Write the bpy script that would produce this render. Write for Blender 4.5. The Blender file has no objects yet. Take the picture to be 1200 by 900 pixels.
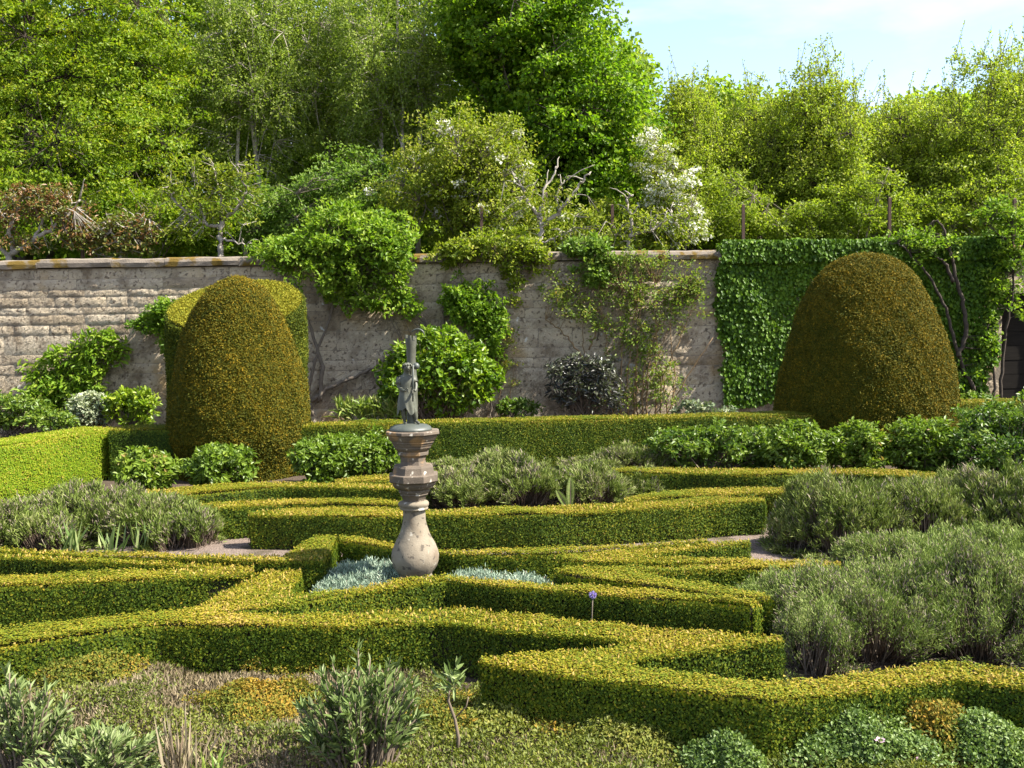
import bpy, bmesh, math
import numpy as np
from mathutils import Vector, Matrix
from mathutils.geometry import delaunay_2d_cdt
rng = np.random.default_rng(11)
R = math.radians
S = bpy.context.scene
COL = S.collection
# ------------------------------------------------------------------ camera
F, H, PITCH, ROLL = 1100.0, 1.79, math.atan(63/1100.0), R(0.85)
CM = Matrix.Rotation(R(90)-PITCH, 3, 'X') @ Matrix.Rotation(-ROLL, 3, 'Z')
cd = bpy.data.cameras.new('camera'); cam = bpy.data.objects.new('camera', cd); COL.objects.link(cam)
cam.matrix_world = Matrix.Translation((0, 0, H)) @ CM.to_4x4()
cd.sensor_width = 36; cd.lens = F/1200*36; cd.clip_end = 1000; cd.clip_start = .05
S.camera = cam

def ray(u, v): return CM @ Vector(((u-600)/F, (450-v)/F, -1))
def gp(u, v, z=0.0):                       # where a sight line meets the level z
    d = ray(u, v); t = (z-H)/d.z
    return np.array((d.x*t, d.y*t, z))
def at(u, v, Y):                           # where a sight line meets the plane y = Y
    d = ray(u, v); t = Y/d.y
    return np.array((d.x*t, Y, H+d.z*t))

def vground(u, Y):                         # image row where the ground shows at depth Y
    lo, hi = 390., 1500.
    for _ in range(40):
        m = (lo+hi)/2
        if at(u, m, Y)[2] > 0: lo = m
        else: hi = m
    return lo

# ------------------------------------------------------------------ materials
def new_mat(name):
    m = bpy.data.materials.new(name); m.use_nodes = True
    nt = m.node_tree; nt.nodes.clear()
    out = nt.nodes.new('ShaderNodeOutputMaterial')
    return m, nt, out
def ramp(nt, cols, pos=None):
    r = nt.nodes.new('ShaderNodeValToRGB'); e = r.color_ramp.elements
    n = len(cols)
    pos = pos or [i/(n-1) for i in range(n)]
    while len(e) < n: e.new(.5)
    for i in range(n):
        e[i].position = pos[i]; e[i].color = (*cols[i], 1)
    return r
def leaf_mat(name, cols, trans=.35, rough=.45, spec=.4, tgain=(1.25, 1.35, .7), pos=None):
    m, nt, out = new_mat(name)
    a = nt.nodes.new('ShaderNodeAttribute'); a.attribute_name = 'tint'
    r = ramp(nt, cols, pos); nt.links.new(a.outputs['Fac'], r.inputs[0])
    p = nt.nodes.new('ShaderNodeBsdfPrincipled')
    nt.links.new(r.outputs[0], p.inputs['Base Color'])
    p.inputs['Roughness'].default_value = rough; p.inputs['Specular IOR Level'].default_value = spec
    if trans <= 0:
        nt.links.new(p.outputs[0], out.inputs[0]); return m
    t = nt.nodes.new('ShaderNodeBsdfTranslucent')
    mx = nt.nodes.new('ShaderNodeMix'); mx.data_type = 'RGBA'; mx.blend_type = 'MULTIPLY'
    mx.inputs[0].default_value = 1; mx.inputs[7].default_value = (*tgain, 1)
    nt.links.new(r.outputs[0], mx.inputs[6]); nt.links.new(mx.outputs[2], t.inputs[0])
    ms = nt.nodes.new('ShaderNodeMixShader'); ms.inputs[0].default_value = trans
    nt.links.new(p.outputs[0], ms.inputs[1]); nt.links.new(t.outputs[0], ms.inputs[2])
    nt.links.new(ms.outputs[0], out.inputs[0])
    return m
def noise(nt, scale, detail=6, rough=.6, dist=0, vec=None):
    n = nt.nodes.new('ShaderNodeTexNoise'); n.inputs['Scale'].default_value = scale
    n.inputs['Detail'].default_value = detail; n.inputs['Roughness'].default_value = rough
    n.inputs['Distortion'].default_value = dist
    if vec is None:
        g = nt.nodes.new('ShaderNodeNewGeometry'); vec = g.outputs['Position']
    nt.links.new(vec, n.inputs['Vector'])
    return n
def mixc(nt, fac, a, b, blend='MIX'):
    mx = nt.nodes.new('ShaderNodeMix'); mx.data_type = 'RGBA'; mx.blend_type = blend
    for s, v in ((0, fac), (6, a), (7, b)):
        if hasattr(v, 'is_output'): nt.links.new(v, mx.inputs[s])
        elif s == 0: mx.inputs[0].default_value = v
        else: mx.inputs[s].default_value = (*v, 1)
    return mx.outputs[2]
def solid_mat(name, cols, scale=8, rough=.9, bump=.4, bscale=40, spec=.2, extra=None, pos=None, dist=.01, coords='Position'):
    m, nt, out = new_mat(name)
    p = nt.nodes.new('ShaderNodeBsdfPrincipled')
    n = noise(nt, scale, 8, .62)
    r = ramp(nt, cols, pos); nt.links.new(n.outputs['Fac'], r.inputs[0])
    c = r.outputs[0]
    if extra: c = extra(nt, c)
    nt.links.new(c, p.inputs['Base Color'])
    p.inputs['Roughness'].default_value = rough; p.inputs['Specular IOR Level'].default_value = spec
    if bump:
        nb = noise(nt, bscale, 6, .65)
        b = nt.nodes.new('ShaderNodeBump'); b.inputs['Strength'].default_value = bump; b.inputs['Distance'].default_value = dist
        nt.links.new(nb.outputs['Fac'], b.inputs['Height']); nt.links.new(b.outputs[0], p.inputs['Normal'])
    nt.links.new(p.outputs[0], out.inputs[0])
    return m
def spots(nt, c, scale, lo, hi, col):
    n = noise(nt, scale, 3, .5); r = ramp(nt, [(0, 0, 0), (1, 1, 1)], [lo, hi])
    nt.links.new(n.outputs['Fac'], r.inputs[0])
    return mixc(nt, r.outputs[0], c, col)

M = {}
M['box'] = leaf_mat('box_leaf', [(.020, .040, .004), (.052, .090, .008), (.14, .165, .011), (.265, .205, .017), (.40, .275, .085)], .22, .55, .15, pos=[0, .3, .6, .85, 1])
M['boxlit'] = leaf_mat('sunlit_box_leaf', [(.06, .12, .008), (.13, .215, .012), (.21, .29, .016), (.30, .28, .025), (.40, .31, .07)], .36, .5, .2, pos=[0, .3, .6, .85, 1])  # lighter copy of the box leaf, sun on the left hedge put into its colour
M['yew'] = leaf_mat('yew_needle', [(.022, .036, .004), (.070, .076, .007), (.165, .122, .008), (.27, .17, .010)], .15, .7, .12, (1.2, 1.0, .6), pos=[0, .4, .75, 1])
M['yewtop'] = leaf_mat('sunlit_yew_needle', [(.03, .05, .006), (.08, .105, .009), (.185, .185, .014), (.26, .235, .022)], .18, .7, .12, (1.2, 1.0, .6))  # brighter copy of the yew needle, light on the slanting top put into it
M['core'] = solid_mat('hedge_inside', [(.012, .012, .006), (.030, .024, .014)], 30, .95, 0)
M['lav'] = leaf_mat('lavender_leaf', [(.055, .085, .010), (.115, .160, .026), (.175, .215, .050), (.26, .26, .115)], .22, .7, .2, (1.1, 1.1, .8))
M['santolina'] = leaf_mat('grey_green_leaf', [(.06, .098, .014), (.125, .180, .034), (.205, .26, .062), (.30, .32, .13)], .22, .7, .2, (1.1, 1.1, .85))
M['silver'] = leaf_mat('silver_carpet_leaf', [(.11, .165, .115), (.18, .25, .18), (.27, .34, .255), (.38, .43, .34)], .2, .7, .2, (1, 1.1, .95))
M['twig'] = leaf_mat('woody_twig', [(.05, .034, .024), (.10, .072, .052), (.18, .145, .11), (.26, .215, .17)], 0, .85, .15)
M['sage'] = leaf_mat('sage_leaf', [(.06, .095, .022), (.115, .165, .044), (.185, .235, .082), (.30, .33, .18)], .22, .6, .3, (1.1, 1.2, .7))
M['heather'] = leaf_mat('heather_tip', [(.07, .055, .030), (.14, .11, .062), (.22, .175, .11), (.31, .26, .18)], .1, .85, .15)
M['thyme'] = leaf_mat('thyme_leaf', [(.052, .070, .010), (.105, .13, .017), (.165, .18, .026), (.24, .215, .045)], .3, .55, .3)
M['moss'] = leaf_mat('orange_cushion_leaf', [(.05, .075, .010), (.11, .13, .014), (.21, .145, .018), (.36, .20, .026)], .2, .7, .2)
M['gera'] = leaf_mat('geranium_leaf', [(.055, .095, .020), (.105, .165, .036), (.17, .235, .060), (.25, .31, .12)], .28, .5, .35)
M['laurel'] = leaf_mat('glossy_shrub_leaf', [(.042, .095, .005), (.095, .175, .008), (.17, .25, .012), (.27, .33, .03)], .36, .42, .35)
M['shrub'] = leaf_mat('soft_shrub_leaf', [(.04, .085, .009), (.085, .15, .014), (.15, .215, .024), (.23, .26, .05)], .36, .45, .4)
M['peony'] = leaf_mat('peony_leaf', [(.07, .12, .012), (.12, .19, .017), (.19, .25, .03), (.23, .17, .05)], .36, .45, .35, pos=[0, .45, .85, 1])
M['climb'] = leaf_mat('climber_leaf', [(.055, .115, .008), (.11, .20, .012), (.185, .275, .02), (.27, .33, .05)], .42, .5, .25)
M['rose'] = leaf_mat('rose_leaf', [(.06, .11, .016), (.12, .185, .025), (.20, .25, .035), (.27, .20, .06)], .42, .5, .25)
M['darkshrub'] = leaf_mat('purple_green_leaf', [(.022, .027, .020), (.05, .046, .044), (.075, .095, .036), (.20, .19, .18)], .15, .35, .5)
M['grey'] = leaf_mat('variegated_leaf', [(.06, .10, .045), (.13, .17, .09), (.30, .33, .21), (.45, .46, .34)], .25, .5, .3)
M['ivy'] = leaf_mat('ivy_leaf', [(.024, .058, .004), (.055, .118, .006), (.10, .185, .010), (.18, .27, .03)], .3, .5, .2)
M['hornbeam'] = leaf_mat('hornbeam_leaf', [(.065, .125, .006), (.135, .215, .010), (.225, .285, .015), (.31, .29, .02)], .48, .5, .25)
M['hornbeam2'] = leaf_mat('young_hornbeam_leaf', [(.105, .155, .012), (.19, .255, .020), (.285, .335, .035), (.37, .37, .08)], .48, .5, .25)
M['birch'] = leaf_mat('birch_leaf', [(.085, .135, .018), (.15, .215, .028), (.23, .285, .045), (.32, .35, .10)], .46, .5, .25)
M['maple'] = leaf_mat('maple_leaf', [(.05, .12, .006), (.11, .205, .010), (.185, .28, .015), (.27, .33, .03)], .5, .5, .25)
M['haw'] = leaf_mat('hawthorn_leaf', [(.075, .12, .009), (.15, .205, .013), (.23, .265, .022), (.33, .32, .08)], .44, .5, .25)
M['wood'] = leaf_mat('far_wood_leaf', [(.075, .14, .011), (.14, .22, .018), (.22, .29, .028), (.30, .34, .07)], .5, .5, .25)
M['darkbark'] = solid_mat('dark_bark', [(.022, .017, .013), (.052, .041, .032), (.09, .074, .06)], 14, .95, .6, 60)
M['dark'] = leaf_mat('dark_shrub_leaf', [(.045, .10, .010), (.09, .165, .018), (.14, .22, .028), (.22, .29, .07)], .4, .5, .25)
M['copper'] = leaf_mat('copper_leaf', [(.07, .10, .015), (.13, .15, .025), (.20, .11, .035), (.24, .12, .06)], .35, .45, .35, (1.2, 1.1, .7), pos=[0, .45, .6, 1])
M['petal'] = leaf_mat('white_petal', [(.62, .62, .52), (.75, .76, .68)], .3, .6, .2, (1, 1, .9))
M['pink'] = leaf_mat('pink_petal', [(.62, .36, .52), (.75, .52, .66)], .3, .6, .2, (1, 1, 1))
M['violet'] = leaf_mat('violet_petal', [(.22, .17, .42), (.36, .30, .58)], .3, .6, .2, (1, 1, 1))
M['iris'] = leaf_mat('iris_blade', [(.08, .15, .035), (.135, .21, .06), (.20, .27, .10), (.28, .30, .13)], .3, .45, .4)
M['straw'] = leaf_mat('dry_grass', [(.14, .10, .065), (.24, .19, .13), (.36, .30, .20), (.42, .36, .22)], .2, .7, .2, (1, 1, .8))
M['grass'] = leaf_mat('strap_leaf', [(.06, .12, .015), (.12, .19, .025), (.20, .25, .05), (.32, .32, .13)], .32, .45, .4)
M['bark'] = solid_mat('grey_brown_bark', [(.06, .048, .037), (.14, .115, .09), (.22, .19, .155)], 14, .95, .6, 60)
M['palebark'] = solid_mat('pale_lichen_bark', [(.14, .12, .095), (.28, .25, .21), (.42, .39, .34)], 12, .95, .5, 60)
M['birchbark'] = solid_mat('birch_bark', [(.09, .075, .06), (.32, .28, .23), (.50, .45, .38)], 7, .9, .3, 40)
M['cane'] = solid_mat('rose_cane', [(.10, .07, .035), (.20, .13, .065), (.26, .20, .09)], 10, .8, .3, 60)
M['post'] = solid_mat('rusty_post', [(.06, .036, .027), (.105, .066, .05)], 10, .8, .3, 60)
def ped_extra(nt, c):
    c = spots(nt, c, 5, .52, .66, (.145, .112, .08))
    c = spots(nt, c, 26, .60, .66, (.09, .075, .06))
    c = spots(nt, c, 15, .64, .72, (.46, .43, .37))
    return c
M['ped'] = solid_mat('weathered_sandstone', [(.115, .095, .07), (.19, .16, .12), (.28, .245, .19)], 7, .92, .6, 90, extra=ped_extra, dist=.004)
def ped2_extra(nt, c):
    c = spots(nt, c, 7, .58, .66, (.24, .15, .075))
    c = spots(nt, c, 24, .63, .71, (.44, .40, .34))
    return c
M['ped2'] = solid_mat('stained_sandstone', [(.055, .046, .037), (.11, .088, .068), (.20, .165, .13)], 9, .92, .6, 90, extra=ped2_extra, dist=.004)
M['bronze'] = solid_mat('weathered_bronze', [(.022, .021, .014), (.062, .064, .046), (.14, .155, .118)], 20, .55, .4, 120, .5, dist=.002)
M['lead'] = solid_mat('grey_lead', [(.028, .034, .028), (.075, .085, .072)], 14, .5, .4, 80, .5, dist=.002)
def soil_extra(nt, c): return spots(nt, c, 60, .58, .66, (.16, .12, .09))
M['soil'] = solid_mat('garden_soil', [(.028, .02, .014), (.065, .048, .035), (.10, .078, .056)], 5, .97, .9, 45, extra=soil_extra, dist=.03)
M['gravel'] = solid_mat('pink_gravel', [(.06, .046, .036), (.19, .145, .12), (.36, .29, .25)], 34, .95, 1.0, 60, dist=.03, extra=lambda nt, c: spots(nt, c, 3.5, .52, .66, (.10, .08, .055)))
M['meadow'] = solid_mat('orchard_ground', [(.03, .045, .012), (.06, .085, .02)], 3, .97, .5, 20)
def wood_mat():
    m, nt, out = new_mat('dark_door_wood'); p = nt.nodes.new('ShaderNodeBsdfPrincipled')
    g = nt.nodes.new('ShaderNodeNewGeometry'); mp = nt.nodes.new('ShaderNodeMapping'); mp.inputs['Scale'].default_value = (3, 3, 40)
    nt.links.new(g.outputs['Position'], mp.inputs['Vector'])
    n = noise(nt, 1.5, 8, .6, 0, mp.outputs[0]); r = ramp(nt, [(.006, .005, .0045), (.014, .012, .010), (.024, .02, .017)])
    nt.links.new(n.outputs['Fac'], r.inputs[0]); nt.links.new(r.outputs[0], p.inputs['Base Color']); p.inputs['Roughness'].default_value = .85; p.inputs['Specular IOR Level'].default_value = .08
    nt.links.new(p.outputs[0], out.inputs[0]); return m
M['door'] = wood_mat()
def stone_mat(name, cols, tool=.5):
    m, nt, out = new_mat(name)
    p = nt.nodes.new('ShaderNodeBsdfPrincipled')
    a = nt.nodes.new('ShaderNodeAttribute'); a.attribute_name = 'tint'
    r = ramp(nt, cols); nt.links.new(a.outputs['Fac'], r.inputs[0])
    n = noise(nt, 2.2, 9, .65); rr = ramp(nt, [(.50, .46, .42), (1, 1, 1), (1.28, 1.25, 1.18)], [.34, .5, .70])
    nt.links.new(n.outputs['Fac'], rr.inputs[0])
    c = mixc(nt, 1.0, r.outputs[0], rr.outputs[0], 'MULTIPLY')
    c = spots(nt, c, 16, .56, .68, (.15, .115, .085))
    c = spots(nt, c, 1.1, .60, .74, (.30, .20, .09))
    c = spots(nt, c, 5, .70, .73, (.62, .60, .56))
    nt.links.new(c, p.inputs['Base Color']); p.inputs['Roughness'].default_value = .95; p.inputs['Specular IOR Level'].default_value = .15
    # slanting tool marks of the dressed stone plus rough grain
    g = nt.nodes.new('ShaderNodeNewGeometry'); mp = nt.nodes.new('ShaderNodeMapping')
    mp.vector_type = 'TEXTURE'; mp.inputs['Rotation'].default_value = (0, R(-48), 0); mp.inputs['Scale'].default_value = (1/7, 1/8, 1/24)
    nt.links.new(g.outputs['Position'], mp.inputs['Vector'])
    n1 = noise(nt, 1.0, 4, .6, .6, mp.outputs[0]); n2 = noise(nt, 14, 9, .72)
    ad = nt.nodes.new('ShaderNodeMath'); ad.operation = 'MULTIPLY_ADD'; ad.inputs[1].default_value = tool
    nt.links.new(n1.outputs['Fac'], ad.inputs[0]); nt.links.new(n2.outputs['Fac'], ad.inputs[2])
    b = nt.nodes.new('ShaderNodeBump'); b.inputs['Strength'].default_value = 1.0; b.inputs['Distance'].default_value = .05
    nt.links.new(ad.outputs[0], b.inputs['Height']); nt.links.new(b.outputs[0], p.inputs['Normal'])
    nt.links.new(p.outputs[0], out.inputs[0]); return m
M['stone'] = stone_mat('wall_stone', [(.31, .25, .178), (.40, .33, .24), (.48, .40, .295), (.43, .365, .275)], 1.3)
M['mortar'] = solid_mat('wall_mortar', [(.17, .138, .10), (.27, .225, .17)], 6, .95, .6, 40, dist=.02)
def coping_extra(nt, c): return spots(nt, c, 3.2, .49, .58, (.13, .085, .018))
M['coping'] = solid_mat('mossy_coping_stone', [(.09, .075, .06), (.18, .15, .12), (.25, .215, .175)], 5, .95, .7, 40, extra=coping_extra, dist=.02)

# ------------------------------------------------------------------ objects
def tag(o, label=None, cat=None, group=None, kind=None):
    if label: o['label'] = label
    if cat: o['category'] = cat
    if group: o['group'] = group
    if kind: o['kind'] = kind
    return o
def empty(name, loc, label, cat, group=None):
    o = bpy.data.objects.new(name, None); COL.objects.link(o); o.location = [float(c) for c in loc]; o.empty_display_size = .1
    return tag(o, label, cat, group)
def nrm(a): return a/np.maximum(np.linalg.norm(a, axis=-1, keepdims=True), 1e-9)
def rnd(n): return nrm(rng.normal(size=(n, 3)))
class Geo:                                 # collects faces, links them as ONE mesh object
    def __init__(s): s.v = []; s.f = []; s.t = []; s.mi = []; s.n = 0; s.sm = []
    def add(s, v, f, tint=None, mi=0, smooth=False):
        v = np.asarray(v, dtype=np.float32).reshape(-1, 3); f = np.asarray(f, dtype=np.int64)
        if len(v) == 0: return s
        s.v.append(v); s.f.append(f+s.n); s.n += len(v)
        t = np.full(len(v), .5, np.float32) if tint is None else np.asarray(tint, dtype=np.float32)*np.ones(len(v), np.float32)
        s.t.append(t); s.mi.append(np.full(len(f), mi, np.int32)); s.sm.append(np.full(len(f), smooth, bool)); return s
    def build(s, name, mats, parent=None):
        me = bpy.data.meshes.new(name)
        V = np.concatenate(s.v)
        o = bpy.data.objects.new(name, me); COL.objects.link(o)
        if parent is not None:
            o.parent = parent; V = V-np.array(parent.location, dtype=np.float32)
        else:
            c = V.mean(0); c[2] = V[:, 2].min(); V = V-c; o.location = [float(k) for k in c]
        loops = np.concatenate([f.ravel() for f in s.f]); tot = np.concatenate([np.full(len(f), f.shape[1]) for f in s.f])
        start = np.concatenate(([0], np.cumsum(tot)[:-1]))
        me.vertices.add(len(V)); me.vertices.foreach_set('co', V.ravel().astype(np.float32))
        me.loops.add(len(loops)); me.loops.foreach_set('vertex_index', loops.astype(np.int32))
        me.polygons.add(len(tot)); me.polygons.foreach_set('loop_start', start.astype(np.int32))
        mats = mats if isinstance(mats, (list, tuple)) else [mats]
        for m in mats: me.materials.append(m)
        me.polygons.foreach_set('material_index', np.concatenate(s.mi))
        me.polygons.foreach_set('use_smooth', np.concatenate(s.sm))
        a = me.attributes.new('tint', 'FLOAT', 'POINT'); a.data.foreach_set('value', np.concatenate(s.t))
        me.update(calc_edges=True)
        return o
    # leaves: base point, growth direction, face normal
    def leaves(s, P, D, N, L, W, tint, fold=.12, curl=.0, mi=0, six=False):
        n = len(P)
        if n == 0: return s
        P = np.asarray(P); D = nrm(D); N = nrm(N-D*np.sum(N*D, 1, keepdims=True)); X = np.cross(D, N)
        L = np.asarray(L)*np.ones(n); W = np.asarray(W)*np.ones(n); tint = np.clip(tint, 0, 1)*np.ones(n)
        L_, W_ = L[:, None], W[:, None]
        if six:
            vs = [P, P+X*W_*.42+D*L_*.3+N*W_*fold, P+X*W_*.40+D*L_*.66+N*(W_*fold-L_*curl*.4), P+D*L_-N*L_*curl,
                  P-X*W_*.40+D*L_*.66+N*(W_*fold-L_*curl*.4), P-X*W_*.42+D*L_*.3+N*W_*fold]
            k = 6; tpl = np.array([[0, 1, 2, 3], [0, 3, 4, 5]])
        else:
            vs = [P, P+X*W_*.5+D*L_*.45+N*W_*fold, P+D*L_-N*L_*curl, P-X*W_*.5+D*L_*.45+N*W_*fold]
            k = 4; tpl = np.array([[0, 1, 2, 3]])
        V = np.stack(vs, 1).reshape(-1, 3)
        Fc = (np.arange(n)[:, None, None]*k+tpl[None]).reshape(-1, 4)
        return s.add(V, Fc, np.repeat(tint, k), mi)
    def blades(s, P, D, L, W, tint, bend=.0, mi=0):     # narrow two-segment blades
        n = len(P)
        if n == 0: return s
        D = nrm(D); X = nrm(np.cross(D, rnd(n))); L_ = (np.asarray(L)*np.ones(n))[:, None]; W_ = (np.asarray(W)*np.ones(n))[:, None]
        B = np.zeros((n, 3)); B[:, 2] = -1
        m = P+D*L_*.55+B*L_*bend*.25; t = P+D*L_+B*L_*bend
        V = np.stack([P-X*W_*.3, P+X*W_*.3, m+X*W_*.5, t, m-X*W_*.5], 1).reshape(-1, 3)
        i = np.arange(n)[:, None]*5
        q = i+np.array([[0, 1, 2, 4]]); tr = i+np.array([[4, 2, 3]])
        tt = np.repeat(np.clip(tint, 0, 1)*np.ones(n), 5)
        base = s.n
        s.add(V, q, tt, mi)
        s.f.append(tr+base); s.mi.append(np.full(n, mi, np.int32)); s.sm.append(np.zeros(n, bool))
        return s
    def tube(s, pts, rad, sides=6, tint=.5, mi=0, cap=True):
        pts = np.asarray(pts, float); n = len(pts); rad = np.asarray(rad)*np.ones(n)
        T = nrm(np.gradient(pts, axis=0)); up = np.array((0, 0, 1.)) if abs(T[0, 2]) < .9 else np.array((1., 0, 0))
        A = nrm(np.cross(T, up)); B = np.cross(T, A)
        th = np.arange(sides)/sides*2*math.pi
        V = pts[:, None]+rad[:, None, None]*(A[:, None]*np.cos(th)[None, :, None]+B[:, None]*np.sin(th)[None, :, None])
        i = np.arange(n-1)[:, None]*sides; j = np.arange(sides)[None]; j2 = (j+1) % sides
        Q = np.stack([i+j, i+j2, i+sides+j2, i+sides+j], -1).reshape(-1, 4)
        b = s.n; s.add(V.reshape(-1, 3), Q, tint, mi, True)
        if cap:
            s.f.append(np.array([list(range(sides))[::-1]])+b); s.f.append(np.array([[(n-1)*sides+k for k in range(sides)]])+b)
            for _ in (0, 1): s.mi.append(np.array([mi], np.int32)); s.sm.append(np.array([False]))
        return s
    def sticks(s, A, B, r0, r1, tint, mi=0):            # many straight three-sided twigs at once
        n = len(A)
        if n == 0: return s
        T = nrm(B-A); X = nrm(np.cross(T, rnd(n))); Y = np.cross(T, X); vs = []
        r0 = (np.asarray(r0)*np.ones(n))[:, None]; r1 = (np.asarray(r1)*np.ones(n))[:, None]
        for C, r in ((A, r0), (B, r1)):
            for k in range(3):
                a = k*2*math.pi/3; vs.append(C+r*(X*math.cos(a)+Y*math.sin(a)))
        V = np.stack(vs, 1).reshape(-1, 3); i = np.arange(n)[:, None, None]*6
        Q = (i+np.array([[0, 1, 4, 3], [1, 2, 5, 4], [2, 0, 3, 5]])[None]).reshape(-1, 4)
        return s.add(V, Q, np.repeat(np.asarray(tint)*np.ones(n), 6), mi)
    def box(s, c, size, mi=0, tint=.5, rot=0):
        x, y, z = np.asarray(size)/2; V = np.array([(a*x, b*y, d*z) for a in (-1, 1) for b in (-1, 1) for d in (-1, 1)])
        cr, sr = math.cos(rot), math.sin(rot); V = np.stack([V[:, 0]*cr-V[:, 1]*sr, V[:, 0]*sr+V[:, 1]*cr, V[:, 2]], 1)+np.asarray(c)
        return s.add(V, [[0, 1, 3, 2], [4, 6, 7, 5], [0, 4, 5, 1], [2, 3, 7, 6], [0, 2, 6, 4], [1, 5, 7, 3]], tint, mi)
    def lathe(s, prof, c, seg=32, mi=0, smooth=True, rot=0, tint=.5, wob=None):
        th = np.arange(seg)/seg*2*math.pi+rot; V = []
        for r, z in prof: V.append(np.stack([c[0]+r*np.cos(th), c[1]+r*np.sin(th), np.full(seg, c[2]+z)], 1))
        V = np.concatenate(V)
        if wob is not None: V = wob(V)
        n = len(prof); i = np.arange(n-1)[:, None]*seg; j = np.arange(seg)[None]; j2 = (j+1) % seg
        Q = np.stack([i+j, i+j2, i+seg+j2, i+seg+j], -1).reshape(-1, 4); b = s.n
        s.add(V, Q, tint, mi, smooth)
        s.f.append(np.array([list(range(seg))[::-1]])+b); s.f.append(np.array([[(n-1)*seg+k for k in range(seg)]])+b)
        for _ in (0, 1): s.mi.append(np.array([mi], np.int32)); s.sm.append(np.array([False]))
        return s
_K = np.random.default_rng(5).normal(size=(7, 3)); _PH = np.random.default_rng(6).uniform(0, 6.28, 7)
def wav(P, f): return np.mean(np.sin(np.asarray(P) @ (_K*f).T+_PH), 1)*1.6

# ------------------------------------------------------------------ hedges
def inside(poly, q):
    x, y = q[:, 0], q[:, 1]; c = np.zeros(len(q), bool); n = len(poly)
    for i in range(n):
        x0, y0 = poly[i]; x1, y1 = poly[(i+1) % n]
        if y0 == y1: continue
        k = ((y0 > y) != (y1 > y)) & (x < (x1-x0)*(y-y0)/(y1-y0)+x0); c ^= k
    return c
def offset_poly(p, d):
    n = len(p); o = np.zeros_like(p)
    for i in range(n):
        e0 = p[i]-p[i-1]; e1 = p[(i+1) % n]-p[i]
        n0 = np.array((e0[1], -e0[0]))/max(np.hypot(*e0), 1e-6); n1 = np.array((e1[1], -e1[0]))/max(np.hypot(*e1), 1e-6)
        b = n0+n1; l = np.hypot(*b); b = b/l if l > .3 else n0
        o[i] = p[i]+b*d/max(.5, b.dot(n0))
    return o
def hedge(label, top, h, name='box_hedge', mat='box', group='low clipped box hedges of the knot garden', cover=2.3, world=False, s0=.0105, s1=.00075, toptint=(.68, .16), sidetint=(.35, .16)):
    p = np.array([t if world else gp(t[0], t[1], h)[:2] for t in top])
    if np.sum(p[:, 0]*np.roll(p[:, 1], -1)-p[:, 1]*np.roll(p[:, 0], -1)) < 0: p = p[::-1]
    c = p.mean(0); root = empty(name, (c[0], c[1], 0), label, 'hedge', group)
    # inside body
    q = offset_poly(p, -.022); n = len(q); g = Geo(); hb = h-.02
    for i in range(n):
        a, b = q[i], q[(i+1) % n]; g.add([(*a, 0), (*b, 0), (*b, hb), (*a, hb)], [[0, 1, 2, 3]])
    dv_, _, df, _, _, _ = delaunay_2d_cdt([Vector(k) for k in q], [(i, (i+1) % n) for i in range(n)], [], 0, 1e-5)
    dv_ = np.array([v[:] for v in dv_]); df = np.array([f for f in df if len(f) == 3])
    cc = dv_[df].mean(1); df = df[inside(p, cc) & inside(q, cc)]
    g.add(np.c_[dv_, np.full(len(dv_), hb)], df)
    g.build('branches', M['core'], root)
    g = Geo(); allP = []
    def put(P, N, tint):
        d = np.hypot(P[:, 0], P[:, 1]); sz = (s0+s1*d)*rng.uniform(.75, 1.3, len(P))
        P = P+N*(wav(P, 2.7)*.015+wav(P, 10)*.010+wav(P, 34)*.004+rng.normal(0, .0085, len(P)))[:, None]
        nf = nrm(N+rnd(len(P))*.30); D = np.cross(nf, rnd(len(P)))
        g.leaves(P-nrm(D)*sz[:, None]*.4, D, nf, sz, sz*rng.uniform(.5, .75, len(P)), tint)
    def dens(d): s = s0+s1*d; return cover/(.31*s*s)
    for i in range(n):
        a, b = p[i], p[(i+1) % n]; e = b-a; l = np.hypot(*e)
        if l < 1e-4: continue
        N = np.array((e[1], -e[0], 0))/l; mid = (a+b)/2
        vis = np.dot(N[:2], -mid) > -.05*np.hypot(*mid)
        m = int(l*h*dens(np.hypot(*mid))*(1 if vis else .35))
        t = rng.random(m); P = np.zeros((m, 3)); P[:, :2] = a+e*t[:, None]; P[:, 2] = rng.random(m)*h*1.0
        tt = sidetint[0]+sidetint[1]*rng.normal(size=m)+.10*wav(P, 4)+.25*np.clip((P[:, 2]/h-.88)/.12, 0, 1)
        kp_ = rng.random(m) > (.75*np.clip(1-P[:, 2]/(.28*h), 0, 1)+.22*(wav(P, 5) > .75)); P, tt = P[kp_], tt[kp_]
        put(P, np.repeat(N[None], len(P), 0), tt)
    lo_, hi_ = p.min(0), p.max(0); A = np.prod(hi_-lo_); dm = dens(np.hypot(*c))*1.1
    m = int(A*dm*1.0); q = lo_+rng.random((m, 2))*(hi_-lo_); q = q[inside(p, q)]
    dd = np.hypot(q[:, 0], q[:, 1]); keep = rng.random(len(q)) < np.array([dens(k) for k in dd])/dm*1.0
    q = q[keep]
    P = np.zeros((len(q), 3)); P[:, :2] = q; P[:, 2] = h
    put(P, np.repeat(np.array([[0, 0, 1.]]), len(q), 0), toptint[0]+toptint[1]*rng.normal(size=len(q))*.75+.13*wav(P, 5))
    # stray new shoots standing up from the top
    k = rng.random(len(q)) < .05; P2 = P[k]
    D = nrm(np.array([[0, 0, 1.]])+rnd(len(P2))*.7); sz = (s0+s1*np.hypot(P2[:, 0], P2[:, 1]))*1.5
    g.leaves(P2, D, rnd(len(P2)), sz, sz*.5, toptint[0]+.18+.15*rng.normal(size=len(P2)))
    g.build('foliage', M[mat], root)
    return root

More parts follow.
